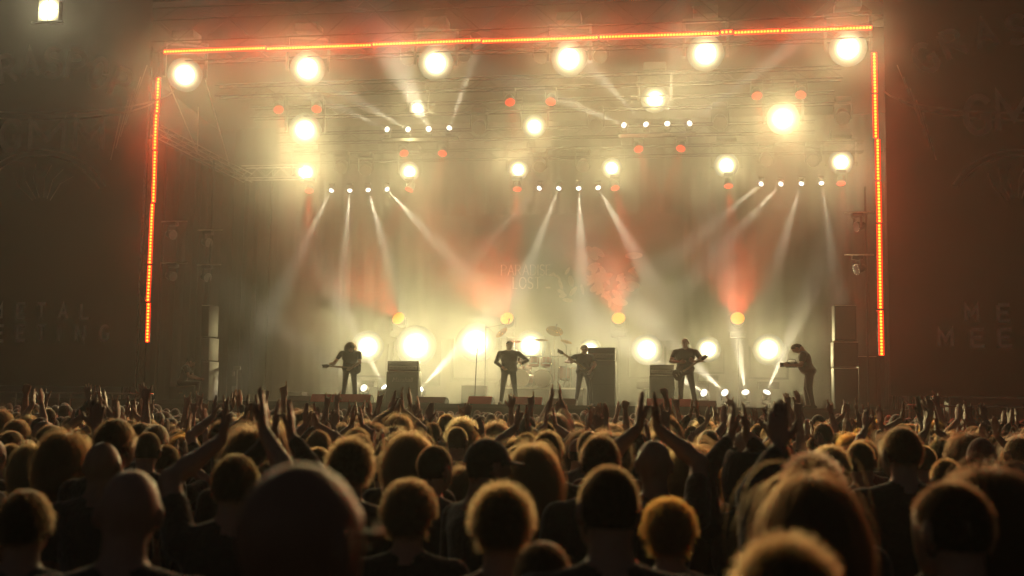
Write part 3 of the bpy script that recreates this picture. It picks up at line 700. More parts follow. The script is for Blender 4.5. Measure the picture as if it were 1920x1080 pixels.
def hair_short(name, n, length, out, k=5, seed=1, jit=.35, r=.0006, gravity=.5, low=-.045, back=.4):
    p, nn, rg = roots(n, seed, low); N = len(p); L = length*rg.uniform(.6, 1.15, (N, 1)); P = np.zeros((N, k, 3)); P[:, 0] = p
    d = nn*out+np.array([0, -back, .0])*(1-out)+rg.normal(size=(N, 3))*jit
    for i in range(1, k):
        d = d+np.array([0, 0, -gravity])*.35; d /= np.linalg.norm(d, axis=1)[:, None]; q = P[:, i-1]+d*L/(k-1)
        e = (q-SKC)/SK; el = np.linalg.norm(e, axis=1); m = el < 1.03; q[m] = SKC+(e[m]/el[m][:, None]*1.03)*SK
        P[:, i] = q
    return strands(name, P, r, HAIR['dark'])
def hair_curly(name, n, length, seed=2, r=.0008, cr=.012):
    p, nn, rg = roots(n, seed, -.06); N = len(p); k = 10; P = np.zeros((N, k, 3)); L = length*rg.uniform(.5, 1.15, (N, 1)); t = np.linspace(0, 1, k)
    d = nn+rg.normal(size=(N, 3))*.3+np.array([0, -.1, -.1]); d /= np.linalg.norm(d, axis=1)[:, None]
    a = np.cross(d, rg.normal(size=(N, 3))); a /= np.linalg.norm(a, axis=1)[:, None]; b = np.cross(d, a); ph = rg.uniform(0, 6.28, (N, 1))
    for i in range(k):
        w = ph+t[i]*rg.uniform(9, 15, (N, 1))*1.; rad = cr*min(1, t[i]*3)
        P[:, i] = p+d*L*t[i]+(a*np.cos(w)+b*np.sin(w))*rad+np.array([0, 0, -.05*length*8])*t[i]**2*.2
    return strands(name, P, r, HAIR['ginger'])
def hair_long(name, n, length, wave=0., seed=3, r=.0007, k=14, vol=1.08, spread=.25):
    p, nn, rg = roots(n, seed, -.05); N = len(p); P = np.zeros((N, k, 3)); P[:, 0] = p; L = length*rg.uniform(.7, 1.1, (N, 1))
    d = nn*.45+np.array([0, -.3, -.25])+rg.normal(size=(N, 3))*.08; pad = vol+rg.uniform(0, .12, N)
    ph = rg.uniform(0, 6.28, (N, 1))
    side = np.sign(p[:, 0:1])
    for i in range(1, k):
        d = d+np.array([0, -.04, -.42])+rg.normal(size=(N, 3))*.05; d /= np.linalg.norm(d, axis=1)[:, None]
        q = P[:, i-1]+d*L/(k-1)
        if wave: q = q+np.concatenate([np.cos(ph+i*1.3), np.sin(ph+i*1.1), np.zeros((N, 1))], 1)*wave
        e = (q-SKC)/SK; el = np.linalg.norm(e, axis=1); m = el < pad; q[m] = SKC+(e[m]/el[m][:, None]*pad[m][:, None])*SK
        lowm = q[:, 2] < -.06; q[lowm, 0] *= .965
        # rest on shoulders and back
        m = (q[:, 2] < -.17)
        q[m, 1] = np.where(np.abs(q[m, 1]+.04) < .15, np.where(q[m, 1] < 0.05, np.minimum(q[m, 1], -.13-.05*rg.uniform(size=m.sum())), .11), q[m, 1])
        P[:, i] = q; d = P[:, i]-P[:, i-1]; d /= np.maximum(np.linalg.norm(d, axis=1)[:, None], 1e-6)
    # keep the face free
    ok = ~((P[:, 3, 1] > .06) & (np.abs(P[:, 3, 0]) < .05)); P = P[ok]
    return strands(name, P, r, HAIR['brown'])
HAIRS = dict(
    buzz=hair_short('hair', 4000, .008, .8, 3, 1, .25, .0005, .1),
    crop=hair_short('hair', 5000, .018, .5, 4, 5, .3, .0005, .5),
    short=hair_short('hair', 5500, .034, .12, 5, 6, .16, .0007, .7, -.045),
    fuzzy=hair_short('hair', 5500, .042, .5, 5, 7, .38, .0007, .45, -.05),
    curly=hair_curly('hair', 3600, .045, 2, .0008, .009),
    bigcurly=hair_curly('hair', 4000, .085, 12, .0008, .013),
    long=hair_long('hair', 3400, .46), longwavy=hair_long('hair', 3400, .50, .006, 9, .0007, 16, 1.15), bob=hair_long('hair', 3400, .24, .002, 11, .0007, 10, 1.12))
# hats
def ellcap(mb, z0, pad, n=24, m=8, yo=0.):
    P = []; F = []
    for j in range(m+1):
        a = j/m*math.pi/2*1.0; zz = math.sin(a); rr_ = math.cos(a)
        for i in range(n):
            t = 2*math.pi*i/n; P.append((SK[0]*pad*rr_*math.cos(t), SK[1]*pad*rr_*math.sin(t)-.004, z0+(.11*pad-z0)*zz))
    for j in range(m):
        for i in range(n): F.append((j*n+i, j*n+(i+1) % n, (j+1)*n+(i+1) % n, (j+1)*n+i))
    return mb.add(P, F)
def brim(mb, z, back=False):
    P = []; F = []; n = 10
    for i in range(n+1):
        t = R(20+140*i/n); x, y = math.cos(t), math.sin(t)
        for k, e in enumerate((1.0, 1.75)):
            P.append((SK[0]*1.08*x*(1 if k == 0 else 1.02), (SK[1]*1.07*y*e if k == 0 else SK[1]*(1.07*y+.85*y*y)), z-.012*k))
            P.append((P[-1][0], P[-1][1], P[-1][2]-.006))
    for i in range(n):
        a = i*4; b = a+4; F += [(a, b, b+2, a+2), (a+1, a+3, b+3, b+1), (a+2, b+2, b+3, a+3), (a, a+1, b+1, b)]
    return mb.add(P, F)
_tmp = ellcap(MB(), .02, 1.09); brim(_tmp, .025); CAPME = raw(_tmp, SHIRTS['black'])
BEANIE = raw(ellcap(MB(), -.01, 1.12), SHIRTS['charcoal'])
# hood: an open cowl
_tmp = MB(); P = []; F = []; n = 22
for j in range(9):
    a = R(-60+j*150/8)
    for i in range(n): 
        t = R(20)+R(320)*i/(n-1)+R(90)
        P.append((.125*math.cos(t)*math.cos(a*.55), .135*math.sin(t)*math.cos(a*.55)-.02, .02+.14*math.sin(a)))
for j in range(8):
    for i in range(n-1): F.append((j*n+i, j*n+i+1, (j+1)*n+i+1, (j+1)*n+i))
HOODME = raw(_tmp.add(P, F), SHIRTS['charcoal'])

def dress(o, shirt='black', skin=0, scalp=None, jeans=None):
    for i, m in ((0, SKINS[skin]), (1, SHIRTS[shirt]), (4, SCALPM[scalp] if scalp else SKINS[skin])):
        o.material_slots[i].link = 'OBJECT'; o.material_slots[i].material = m
def add_hair(o, Mh, style, color):
    h = bpy.data.objects.new('hair', HAIRS[style]); link(h, o); h.matrix_local = Mh @ Matrix.Rotation(rnd.uniform(-.15, .15), 4, 'Z')
    h.material_slots[0].link = 'OBJECT'; h.material_slots[0].material = HAIR[color]; return h
def add_hat(o, Mh, me, m):
    h = bpy.data.objects.new('cap' if me is CAPME else ('hood' if me is HOODME else 'beanie'), me); link(h, o); h.matrix_local = Mh
    h.material_slots[0].link = 'OBJECT'; h.material_slots[0].material = m; return h

# ------------------------------------------------------------------ backline
def pbox(px0, px1, ytop, Y): a = at(px0, ytop, Y); b = at(px1, ytop, Y); return (a.x+b.x)/2, abs(b.x-a.x), (a.z+b.z)/2
def amp_stack(px0, px1, yhead, ycab, Y, label, logo=False, feet=True):
    x, w, zt = pbox(px0, px1, yhead, Y); zc = at((px0+px1)/2, ycab, Y).z; root = empty('amp_stack', (x, Y, DZ)); h = zc-DZ; hh = zt-zc
    c = MB().bevbox((0, 0, h/2), (w, .38, h-.01), .02).build('cabinet', M['amp'], root, True)
    MB().box((0, -.192, h*.47), (w*.93, .012, h*.86)).build('grille', M['grille'], c)
    MB().box((0, -.2, h*.47), (w*.93, .006, .018)).build('seam', M['plastic'], c)
    a = MB().bevbox((0, 0, h+hh/2+.008), (w*.97, .3, hh-.012), .018).build('amp_head', M['amp'], root, True)
    MB().box((0, -.152, h+hh*.35), (w*.88, .008, hh*.35)).build('control_panel', M['grey'], a)
    MB().box((0, -.152, h+hh*.76), (w*.88, .008, hh*.3)).build('head_grille', M['grille'], a)
    for k in range(7): MB().cyl((-w*.36+k*w*.12, -.156, h+hh*.35), (-w*.36+k*w*.12, -.172, h+hh*.35), .012, n=8).build('knob', M['plastic'], a)
    for sx in (-1, 1): MB().box((sx*(w/2+.006), 0, h*.6), (.012, .16, .06)).build('handle', M['plastic'], root)
    MB().box((0, -.1, h+.004), (w*.9, .05, .02)).build('trim', M['chrome'], a)
    if logo:
        tx = bpy.data.curves.new('badge', 'FONT'); tx.body = 'Marshall'; tx.size = w*.19; tx.shear = .25; tx.extrude = .002; tx.align_x = 'CENTER'
        to = bpy.data.objects.new('badge', tx); dg = link(to); bpy.context.view_layer.update()
        me = bpy.data.meshes.new_from_object(to.evaluated_get(bpy.context.evaluated_depsgraph_get())); bpy.data.objects.remove(to)
        me.materials.append(M['grey']); o = part('badge', me, c, (0, -.202, h*.68)); o.rotation_euler = (R(90), 0, 0)
    return tag(root, label, 'amplifier')
amp_stack(728, 788, 677, 697, 4., 'amplifier head on a speaker cabinet between the two white floor beams', logo=True)
amp_stack(1102, 1155, 652, 676, 3.5, 'tall amplifier stack right of the bass player at centre stage')
amp_stack(1218, 1265, 684, 704, 5., 'speaker cabinet with amplifier behind the guitarist in the short-sleeved shirt')
def crate(px0, px1, ytop, Y, label, d=.5, name='equipment_case'):
    x, w, zt = pbox(px0, px1, ytop, Y); h = zt-DZ; root = empty(name, (x, Y, DZ))
    MB().bevbox((0, 0, h/2), (w, d, h-.008), .015).build('case_body', M['case'], root, True)
    for z in (.02, h-.02): MB().box((0, -d/2-.004, z), (w*.99, .01, .03)).build('edge_trim', M['steel'], root)
    MB().box((0, -d/2-.008, h*.55), (.12, .02, .05)).build('latch', M['chrome'], root)
    return tag(root, label, 'case')
crate(868, 912, 723, 6., 'low equipment case behind the dark microphone stand')
crate(712, 728, 732, 5., 'small case at the left foot of the amplifier between the beams')
crate(545, 572, 735, 6., 'low case behind the leftmost black stage monitor')
# wedge monitors along the stage lip
def wedge(px0, px1, ytop, col, label):
    x, w, zt = pbox(px0, px1, ytop, -.6); h = zt-DZ; root = empty('stage_monitor', (x, -.6, DZ)); d = .5
    prof = [(-d/2, 0), (d/2, 0), (d/2, .1), (d*.12, h), (-d*.12, h)]
    P = [(-w/2, *p) for p in prof]+[(w/2, *p) for p in prof]; F = [tuple(range(4, -1, -1)), tuple(range(5, 10))]+[(i, (i+1) % 5, 5+(i+1) % 5, 5+i) for i in range(5)]
    MB().add(P, F).build('cabinet', M['amp'], root)
    MB().box((0, -d*.31-.012, h*.5+.006), (w*.98, .02, math.hypot(h, d*.38)*.97), Matrix.Rotation(-math.atan2(d*.38, h), 3, 'X')).build('back_panel', M['monitor'] if col else M['amp'], root)
    MB().box((0, d*.29, h*.52), (w*.9, .02, h*.95), Matrix.Rotation(.52, 3, 'X')).build('grille', M['grille'], root)
    for sx in (-1, 1): MB().box((sx*(w/2+.004), 0, h*.45), (.012, .14, .05)).build('handle', M['plastic'], root)
    return tag(root, label, 'stage monitor', 'stage monitors along the stage front')
for a in ((543, 585, 743, 0, 'black stage monitor at the left end of the stage front'), (587, 631, 740, 1, 'red stage monitor left of the long-haired guitarist'), (638, 697, 740, 1, 'red stage monitor at the feet of the long-haired guitarist'),
          (784, 838, 745, 0, 'black stage monitor right of the amplifier between the beams'), (880, 924, 744, 1, 'red stage monitor left of the singer'), (960, 1018, 745, 1, 'red stage monitor right of the singer'),
          (1033, 1081, 748, 0, 'black stage monitor in front of the bass player'), (1213, 1260, 748, 1, 'red stage monitor left of the bald guitarist'), (1263, 1296, 749, 1, 'small red stage monitor at the feet of the bald guitarist'), (1298, 1343, 752, 0, 'black stage monitor right of the bald guitarist')): wedge(*a)
# speaker columns
def column(boxes, Y, label, mats):
    root = None
    for (px0, px1, y0, y1), m in zip(boxes, mats):
        x, w, z1 = pbox(px0, px1, y0, Y); z0 = max(DZ, at((px0+px1)/2, y1, Y).z)
        if root is None: root = empty('speaker_stack', (x, Y, DZ)); bx = x
        c = MB().bevbox((x-bx, 0, (z0+z1)/2-DZ), (w, .7, z1-z0-.012), .012).build('speaker_box', m, root, True)
        MB().box((x-bx, -.356, (z0+z1)/2-DZ), (w*.86, .012, (z1-z0)*.9)).build('grille', M['grille'] if m is not M['grey'] else M['grey'], c)
        MB().box((x-bx, -.354, z1-DZ-.025), (w*.98, .012, .025)).build('edge_trim', M['alu'], c)
    return tag(root, label, 'speaker')
column([(388, 402, 678, 770), (388, 402, 634, 677), (388, 402, 573, 632)], 2., 'narrow three-box speaker column at the left wing', [M['grey'], M['grey'], M['amp']])
column([(1561, 1606, 690, 775), (1560, 1606, 641, 689), (1562, 1602, 573, 640)], 3., 'tall dark speaker stack at the right wing', [M['amp']]*3)
column([(1606, 1640, 668, 775)], 4., 'low dark speaker box right of the tall stack', [M['amp']])
# stands
def mic_stand(px, ytop, Y, label, boom=None, lean=0.):
    a = at(px, ytop, Y); root = empty('microphone_stand', (a.x, Y, DZ)); h = a.z-DZ
    MB().lathe([(0, 0), (.14, 0), (.14, .02), (.02, .035), (.0, .04)]).build('base', M['steel'], root)
    MB().tube([(0, 0, .03), (lean*.5, 0, h*.55), (lean, 0, h)], .013, 8).build('pole', M['steel'], root)
    if boom:
        b = Vector(boom); MB().cyl((lean, 0, h-.05), Vector((lean, 0, h))+b, .009, n=6).build('boom', M['steel'], root); e = Vector((lean, 0, h))+b
    else: e = Vector((lean, 0, h))
    MB().lathe([(0, 0), (.012, 0), (.016, .1), (.026, .115), (.028, .14), (.018, .16), (0, .165)], e, 10, Vector((.2, -.2, 1)).to_track_quat('Z', 'Y')).build('microphone', M['plastic'], root, True)
    return tag(root, label, 'microphone stand')
mic_stand(891, 662, .6, 'slim dark microphone stand left of the singer', lean=.05)
mic_stand(911, 612, 6.2, 'tall boom stand behind the dark microphone stand', boom=(.75, 0, .1))
mic_stand(1062, 648, 6.6, 'boom stand with slanting arm right of the drum kit', boom=(-.35, 0, .55))
ls = empty('equipment_stand', (at(443, 745, 3.).x, 3., DZ)); tag(ls, 'thin stand with a small pale panel beside the left speaker column', 'stand')
zt = at(443, 690, 3.).z-DZ
MB().cyl((0, 0, 0), (0, 0, zt), .02, n=8).build('pole', M['alu'], ls); MB().box((0, -.03, zt), (.22, .04, .12)).build('panel', M['grey'], ls)
MB().box((-.1, -.03, zt-.18), (.05, .03, .14)).build('panel', M['grey'], ls); MB().box((-.08, -.03, zt-.65), (.12, .03, .2)).build('panel', M['grey'], ls); MB().lathe([(0, 0), (.2, 0), (.2, .03), (0, .04)]).build('base', M['steel'], ls)

# drum kit on its riser
x, w, zt = pbox(962, 1082, 727, 7.); DX = x; RZ = zt
rs = empty('drum_riser', (x, 7.6, DZ)); tag(rs, 'low dark riser under the drum kit', 'riser')
MB().box((0, 0, (zt-DZ)/2), (w+.5, 2.4, zt-DZ-.01)).build('platform', M['black'], rs)
MB().box((0, -1.205, zt-DZ-.03), (w+.5, .012, .05)).build('edge_trim', M['alu'], rs)
dk = empty('drum_kit', (x, 7.4, zt)); tag(dk, 'drum kit with bronze cymbals on chrome stands behind the singer', 'drum kit')
def drum(name, c, r, l, axis):
    q = Vector(axis).to_track_quat('Z', 'Y'); o = MB().lathe([(r, -l/2), (r, l/2)], c, 24, q).build(name, M['drum'], dk, True)
    MB().lathe([(0, l/2-.006), (r*.97, l/2-.006)], c, 24, q).build('drumhead', M['skinhead'], o)
    for e in (-1, 1): MB().lathe([(r*1.0, e*l/2-.02), (r*1.05, e*l/2-.02), (r*1.05, e*l/2+.02), (r*.98, e*l/2+.02), (r*1.0, e*l/2-.02)], c, 24, q).build('hoop', M['chrome'], o, True)
    mb = MB()
    for k in range(8):
        t = k*math.pi/4; p = Vector((r*1.04*math.cos(t), r*1.04*math.sin(t), 0)); mb.cyl(Vector(c)+q @ (p+Vector((0, 0, -l/2))), Vector(c)+q @ (p+Vector((0, 0, l/2))), .008, n=5)
    mb.build('lugs', M['chrome'], o)
drum('bass_drum', (-.05, -.5, .30), .29, .42, (0, -1, 0)); drum('bass_drum', (-.72, -.45, .30), .29, .42, (-.2, -1, 0))
drum('tom', (-.35, -.45, .86), .16, .24, (0, .35, 1)); drum('tom', (.05, -.45, .86), .17, .25, (0, .35, 1)); drum('floor_tom', (.62, -.1, .48), .21, .4, (0, .1, 1)); drum('snare', (-.7, .1, .66), .18, .15, (0, .1, 1)); drum('tom', (-.75, -.4, .92), .14, .2, (.1, .35, 1))
def cymbal(px, py, r, nv, Y=7.2):
    p = at(px, py, Y)-Vector((x, 7.4, zt)); q = Vector(nv).to_track_quat('Z', 'Y')
    c = MB().lathe([(0, .03), (r*.16, .026), (r*.2, .012), (r*.6, .004), (r, -.012), (r*.995, -.016), (r*.2, .006), (0, .02)], p, 28, q).build('cymbal', M['brass'], dk, True)
    s = MB().tube([p+Vector((0, 0, .05)), p-Vector((0, 0, .2)), Vector((p.x, p.y+.05, .25))], .012, 8)
    for k in range(3):
        t = k*2.09; s.cyl((p.x, p.y+.05, .3), (p.x+.28*math.cos(t), p.y+.05+.28*math.sin(t), 0), .01, n=6)
    s.build('cymbal_stand', M['chrome'], dk, True)
cymbal(1040, 620, .29, (.25, -.6, .8)); cymbal(1014, 637, .25, (.05, -.2, 1)); cymbal(940, 623, .24, (-.55, -.55, .7)); cymbal(965, 640, .22, (0, -.25, 1)); cymbal(1062, 640, .2, (.3, -.3, 1)); cymbal(1072, 690, .17, (0, -.1, 1)); cymbal(975, 690, .17, (0, -.1, 1))
mb = MB()
for k, px_ in enumerate((968, 985, 1033, 1047, 1070)):
    p = at(px_, 655, 7.)-Vector((x, 7.4, zt)); mb.cyl((p.x, p.y, 0), (p.x, p.y, p.z), .02, n=8)
a, b = at(968, 668, 7.)-Vector((x, 7.4, zt)), at(1070, 668, 7.)-Vector((x, 7.4, zt)); mb.cyl(a, b, .02, n=8)
mb.build('drum_rack', M['chrome'], dk, True)
mb = MB(); mb.lathe([(0, .5), (.17, .5), (.18, .56), (.15, .6), (0, .61)], (-.3, .5, 0), 16); mb.cyl((-.3, .5, 0), (-.3, .5, .5), .03, n=8); mb.build('drum_stool', M['plastic'], dk, True)

# ------------------------------------------------------------------ guitars
def guitar(name, bm_, pos, neck, face, scale, label, parent_loc, bass=False):
    n_ = Vector(neck).normalized(); f_ = (Vector(face)-n_*Vector(face).dot(n_)).normalized(); s_ = n_.cross(f_)
    root = empty(name, parent_loc); root.matrix_world = Matrix.Translation(Vector(parent_loc)) @ Matrix((s_, n_, f_)).transposed().to_4x4() @ Matrix.Scale(scale, 4)
    out = [(-.10, -.22), (.10, -.22), (.165, -.15), (.16, -.06), (.115, .02), (.12, .09), (.155, .2), (.11, .23), (.06, .13), (.03, .10), (-.03, .10), (-.06, .12), (-.1, .19), (-.13, .15), (-.115, .06), (-.115, .01), (-.16, -.07), (-.165, -.15)]
    P = [(u, v, -.022) for u, v in out]+[(u, v, .022) for u, v in out]; k = len(out)
    b = MB().add(P, [tuple(range(k-1, -1, -1)), tuple(range(k, 2*k))]+[(i, (i+1) % k, k+(i+1) % k, k+i) for i in range(k)]).build('body', M['wood'], root)
    for v in (-.05, .04): MB().box((0, v, .026), (.075, .03, .008)).build('pickup', M['chrome'], b)
    MB().box((0, -.12, .028), (.08, .03, .012)).build('bridge', M['chrome'], b)
    L = .62 if not bass else .78
    MB().box((0, .09+L/2, .026), (.052, L, .024)).build('neck', M['maple'], root)
    h = MB().add([(-.026, .09+L, .014), (.026, .09+L, .014), (.05, .14+L, .01), (.03, .30+L, .006), (-.05, .26+L, .006), (-.045, .13+L, .01)]+[(-.026, .09+L, .034), (.026, .09+L, .034), (.05, .14+L, .026), (.03, .30+L, .022), (-.05, .26+L, .022), (-.045, .13+L, .026)],
        [(5, 4, 3, 2, 1, 0), (6, 7, 8, 9, 10, 11)]+[(i, (i+1) % 6, 6+(i+1) % 6, 6+i) for i in range(6)]).build('headstock', M['wood'], root)
    mb = MB()
    for i in range(6): mb.cyl((-.045-.0, .14+L+.025*i, .016), (-.075, .145+L+.025*i, .016), .007, n=5)
    mb.build('tuning_pegs', M['chrome'], h)
    for i in range(4 if bass else 6): MB().box((-.018+i*.036/(3 if bass else 5), .1+L/2-.1, .041), (.0016, L+.22, .0016)).build('string', M['chrome'], root)
    return tag(root, label, 'bass guitar' if bass else 'guitar')
def person_obj(B, Mh, loc, rz, scale, label, shirt='black', skin=0, scalp=None, h=.009, hair=None, cat='person', group=None):
    me = B.mesh('person', h, BODYM); o = link(bpy.data.objects.new('person', me)); o.location = loc; o.rotation_euler = (0, 0, rz); o.scale = (scale*1.16, scale*1.14, scale)
    dress(o, shirt, skin, scalp)
    if hair: add_hair(o, Mh, *hair)
    return tag(o, label, cat, group)
def loc2w(o_loc, rz, s, p): return Vector(o_loc)+Matrix.Rotation(rz, 3, 'Z') @ (Vector(p)*s)
def W2(rz, v): return Matrix.Rotation(rz, 3, 'Z') @ Vector(v)
# guitarist with long hair, head bowed
rz = math.pi+.25; L0 = (at(656, 700, 2.).x, 2., DZ); s = 1.03
B, Mh = figure((((.42, .20, 1.03), (.4, -.6, -.6), 'grip', (0, -1, .4), (.2, .6, .7)), ((-.06, .27, 1.0), (-1, -.3, -.2), 'relaxed', (0, -1, 0), (.6, .2, -.5))), head=(12, 42, 0), lean=(10, 0), legs=((.15, .02), (-.15, 0)), wide=1.15, belly=.02)
person_obj(B, Mh, L0, rz, s, 'long-haired guitarist with bowed head in dark clothes at the left of the stage', 'black', 1, 'dark', hair=('long', 'dark'))
guitar('electric_guitar', None, None, W2(rz, (.97, .12, .05)), W2(rz, (0, 1, .15)), 1., 'dark electric guitar held level by the long-haired guitarist', loc2w(L0, rz, s, (-.1, .22, .98)))
# singer
rz = math.pi+.1; L0 = (at(954, 700, 2.5).x, 2.5, DZ); s = 1.065
B, Mh = figure((((.15, .22, 1.02), (1, -.6, -.1), 'relaxed', (-1, 0, 0), (-.5, .5, -.5)), ((-.30, .20, 1.12), (-1, -.5, -.3), 'grip', (1, 0, 0), (.3, .6, .5))), head=(14, 6, 0), legs=((.17, .05), (-.19, -.02)), sleeve=1.9, wide=1.18, belly=.02)
sg = person_obj(B, Mh, L0, rz, s, 'singer in a dark long-sleeved shirt standing at centre stage', 'charcoal', 0, 'dark', hair=('buzz', 'dark'))
mc = empty('microphone', loc2w(L0, rz, s, (-.27, .30, 1.2))); tag(mc, 'microphone in the hand of the singer', 'microphone')
qm = Vector((.3, -.4, .8)).to_track_quat('Z', 'Y')
MB().lathe([(0, -.12), (.012, -.12), (.017, .05)], (0, 0, 0), 12, qm).build('handle', M['plastic'], mc, True); MB().lathe([(.018, .05), (.027, .065), (.027, .095), (.015, .115), (0, .12)], (0, 0, 0), 12, qm).build('grille', M['chrome'], mc, True)
# bass player
rz = math.pi+.35; L0 = (at(1094, 700, 2.9).x, 2.9, DZ); s = 1.02
B, Mh = figure((((.36, .26, 1.22), (1, -.3, -.5), 'grip', (0, -1, .3), (0, .5, .8)), ((-.12, .28, 1.02), (-1, -.3, 0), 'relaxed', (0, -1, 0), (.4, .2, -.8))), head=(20, 15, 0), legs=((.2, .02), (-.2, 0)), wide=1.15)
person_obj(B, Mh, L0, rz, s, 'bass player in dark clothes beside the tall amplifier stack', 'black', 0, 'brown', hair=('short', 'brown'))
guitar('bass_guitar', None, None, W2(rz, (.82, .15, .5)), W2(rz, (0, 1, .2)), 1.05, 'bass guitar with its neck pointing up to the left', loc2w(L0, rz, s, (-.05, .25, 1.0)), True)
# bald guitarist
rz = math.pi-.1; L0 = (at(1285, 700, 2.).x, 2., DZ); s = 1.1
B, Mh = figure((((.10, .27, 1.13), (1, -.5, -.2), 'relaxed', (0, -1, 0), (-.7, .4, .1)), ((-.20, .27, 1.15), (-1, -.5, -.3), 'grip', (0, -1, .3), (.5, .4, .5))), head=(0, 12, 0), legs=((.1, .03), (-.22, 0)), wide=1.2, belly=.03)
person_obj(B, Mh, L0, rz, s, 'bald guitarist in a dark short-sleeved shirt right of centre stage', 'black', 2, None)
guitar('electric_guitar', None, None, W2(rz, (-.82, .12, .52)), W2(rz, (0, 1, .1)), 1., 'dark electric guitar slung low on the bald guitarist', loc2w(L0, rz, s, (.1, .2, .86)))
# camera operator
rz = math.pi/2-.15; L0 = (at(1518, 700, 1.).x, 1., DZ); s = 1.03
B, Mh = figure((((.10, .36, 1.12), (.6, -.6, -1), 'grip', (-1, 0, 0), (0, 1, .2)), ((-.10, .36, 1.12), (-.6, -.6, -1), 'grip', (1, 0, 0), (0, 1, .2))), head=(0, 36, 0), lean=(14, 0), legs=((.12, .04), (-.14, -.06)), wide=1.15, belly=.03)
person_obj(B, Mh, L0, rz, s, 'camera operator in dark clothes bending over a camera at stage right', 'black', 0, 'dark', hair=('crop', 'dark')).scale.y *= 1.2
cv_ = empty('video_camera', loc2w(L0, rz, s, (0, .46, 1.08))); cv_.rotation_euler = (0, 0, rz); tag(cv_, 'black video camera held by the camera operator', 'camera')
MB().bevbox((0, 0, .06), (.14, .3, .15), .015).build('camera_body', M['plastic'], cv_, True); MB().cyl((0, .15, .06), (0, .30, .06), .055, .065, n=16).build('lens', M['plastic'], cv_, True)
MB().tube([(0, -.12, .14), (0, -.1, .2), (0, .08, .2), (0, .12, .14)], .012, 6).build('carry_handle', M['plastic'], cv_); MB().box((-.1, -.02, .1), (.02, .12, .08)).build('screen', M['glass'], cv_)
# stage hand sitting in the left wing
cr = crate(325, 372, 725, 1.6, 'dark case the seated stage hand sits on', .6); p = at(352, 705, 1.6); L0 = (p.x-.05, 1.6, DZ-.0)
zc = at(350, 725, 1.6).z; rz = -math.pi/2+.25
B, Mh = figure((((.14, .42, 1.09), (1, -.3, -.6), 'relaxed', (0, 0, -1), (-.3, 1, .1)), ((-.14, .44, 1.1), (-1, -.3, -.6), 'grip', (0, 0, -1), (.3, 1, .1))), head=(0, 28, 0), lean=(14, 0), sit=True)
person_obj(B, Mh, (p.x-.05, 1.3, zc-.43), rz, 1., 'stage hand sitting on a case in the dark left wing', 'black', 2, 'dark', hair=('short', 'dark'))

# ------------------------------------------------------------------ crowd
UPz = (0, 0, 1)
def dn(s): return ((.27*s, .05, .86), (0, -1, 0), 'relaxed', (-s, 0, 0), None)
def bent(s): return ((.16*s, .30, 1.12), (s, -.6, -.5), 'relaxed', (-s, 0, 0), None)
def upo(s, g='open', x=.26, y=.12, z=1.97): return ((x*s, y, z), (s, -.1, 0), g, (0, 1, .1), (.05*s, .12, 1))
def clp(s, z=1.93): return ((.045*s, .20, z), (s, -.15, -.1), 'flat', (-s, .1, 0), (-.04*s, .12, 1))
def cll(s, sp=.05, z=1.80): return ((sp*s, .26, z), (s, -.25, -.25), 'flat', (-s, .15, 0), (-.03*s, .15, 1))
def half(s, g='flat'): return ((.04*s, .34, 1.78), (s, -.2, -.35), g, (-s*.6, .8, 0), (.02*s, .15, 1))
def clm(s): return ((.045*s, .34, 1.62), (s, -.2, -.6), 'flat', (-s, .1, 0), (0, .35, 1))
POSES = dict(
    down=((dn(1), dn(-1)), {}), down2=((dn(1), dn(-1)), dict(head=(12, 4, 3), wide=1.08, belly=.03)), cross=((bent(1), bent(-1)), dict(head=(-8, 0, -2))),
    open_right=((upo(1), dn(-1)), {}), open_left=((dn(1), upo(-1, 'open', .22, .15, 1.95)), dict(lean=(0, 3))), open_both=((upo(1, 'open', .34), upo(-1, 'open', .30, .1, 1.95)), {}),
    clap=((clp(1), clp(-1)), {}), clap_wide=((clp(1, 1.86)[:1]+((1, .1, .2),)+clp(1)[2:], clp(-1, 1.86)[:1]+((-1, .1, .2),)+clp(-1)[2:]), dict(head=(0, -6, 0))), clap_front=((clm(1), clm(-1)), {}),
    clap_low=((cll(1), cll(-1)), {}), clap_apart=((cll(1, .1, 1.84), cll(-1, .07, 1.80)), dict(lean=(0, 2))), half_left=((dn(1), half(-1)), {}), half_right=((half(1, 'open'), dn(-1)), {}),
    horns_right=((upo(1, 'horns', .2), dn(-1)), dict(head=(0, -4, 0))), horns_left=((bent(1), upo(-1, 'horns', .24)), {}), horns_both=((upo(1, 'horns', .36, .05, 1.93), upo(-1, 'horns', .33, .1, 1.96)), {}),
    fist=((upo(1, 'fist', .2), dn(-1)), {}), point=((dn(1), upo(-1, 'point', .18, .2, 1.94)), {}), claw=((upo(1, 'claw', .3, .2, 1.9), upo(-1, 'claw', .2, .1, 1.97)), dict(lean=(4, 0))))
HN = .0095
BODIES = {}
for nm, (ar, kw) in POSES.items():
    B, Mh = figure(ar, sleeve=.55 if nm not in ('cross', 'half_left', 'clap_wide') else 1.8, **kw); BODIES[nm] = (B.mesh('person_'+nm, HN, BODYM), Mh)
PW = dict(bald=.158, buzz=.168, crop=.175, short=.18, fuzzy=.205, curly=.21, bigcurly=.27, long=.205, longwavy=.22, bob=.21, cap=.172, beanie=.18, hood=.26)
PT = dict(bald=1.748, buzz=1.752, crop=1.76, short=1.765, fuzzy=1.778, curly=1.785, bigcurly=1.81, long=1.765, longwavy=1.77, bob=1.77, cap=1.765, beanie=1.77, hood=1.80)
placed = []; rl = random.Random(5)
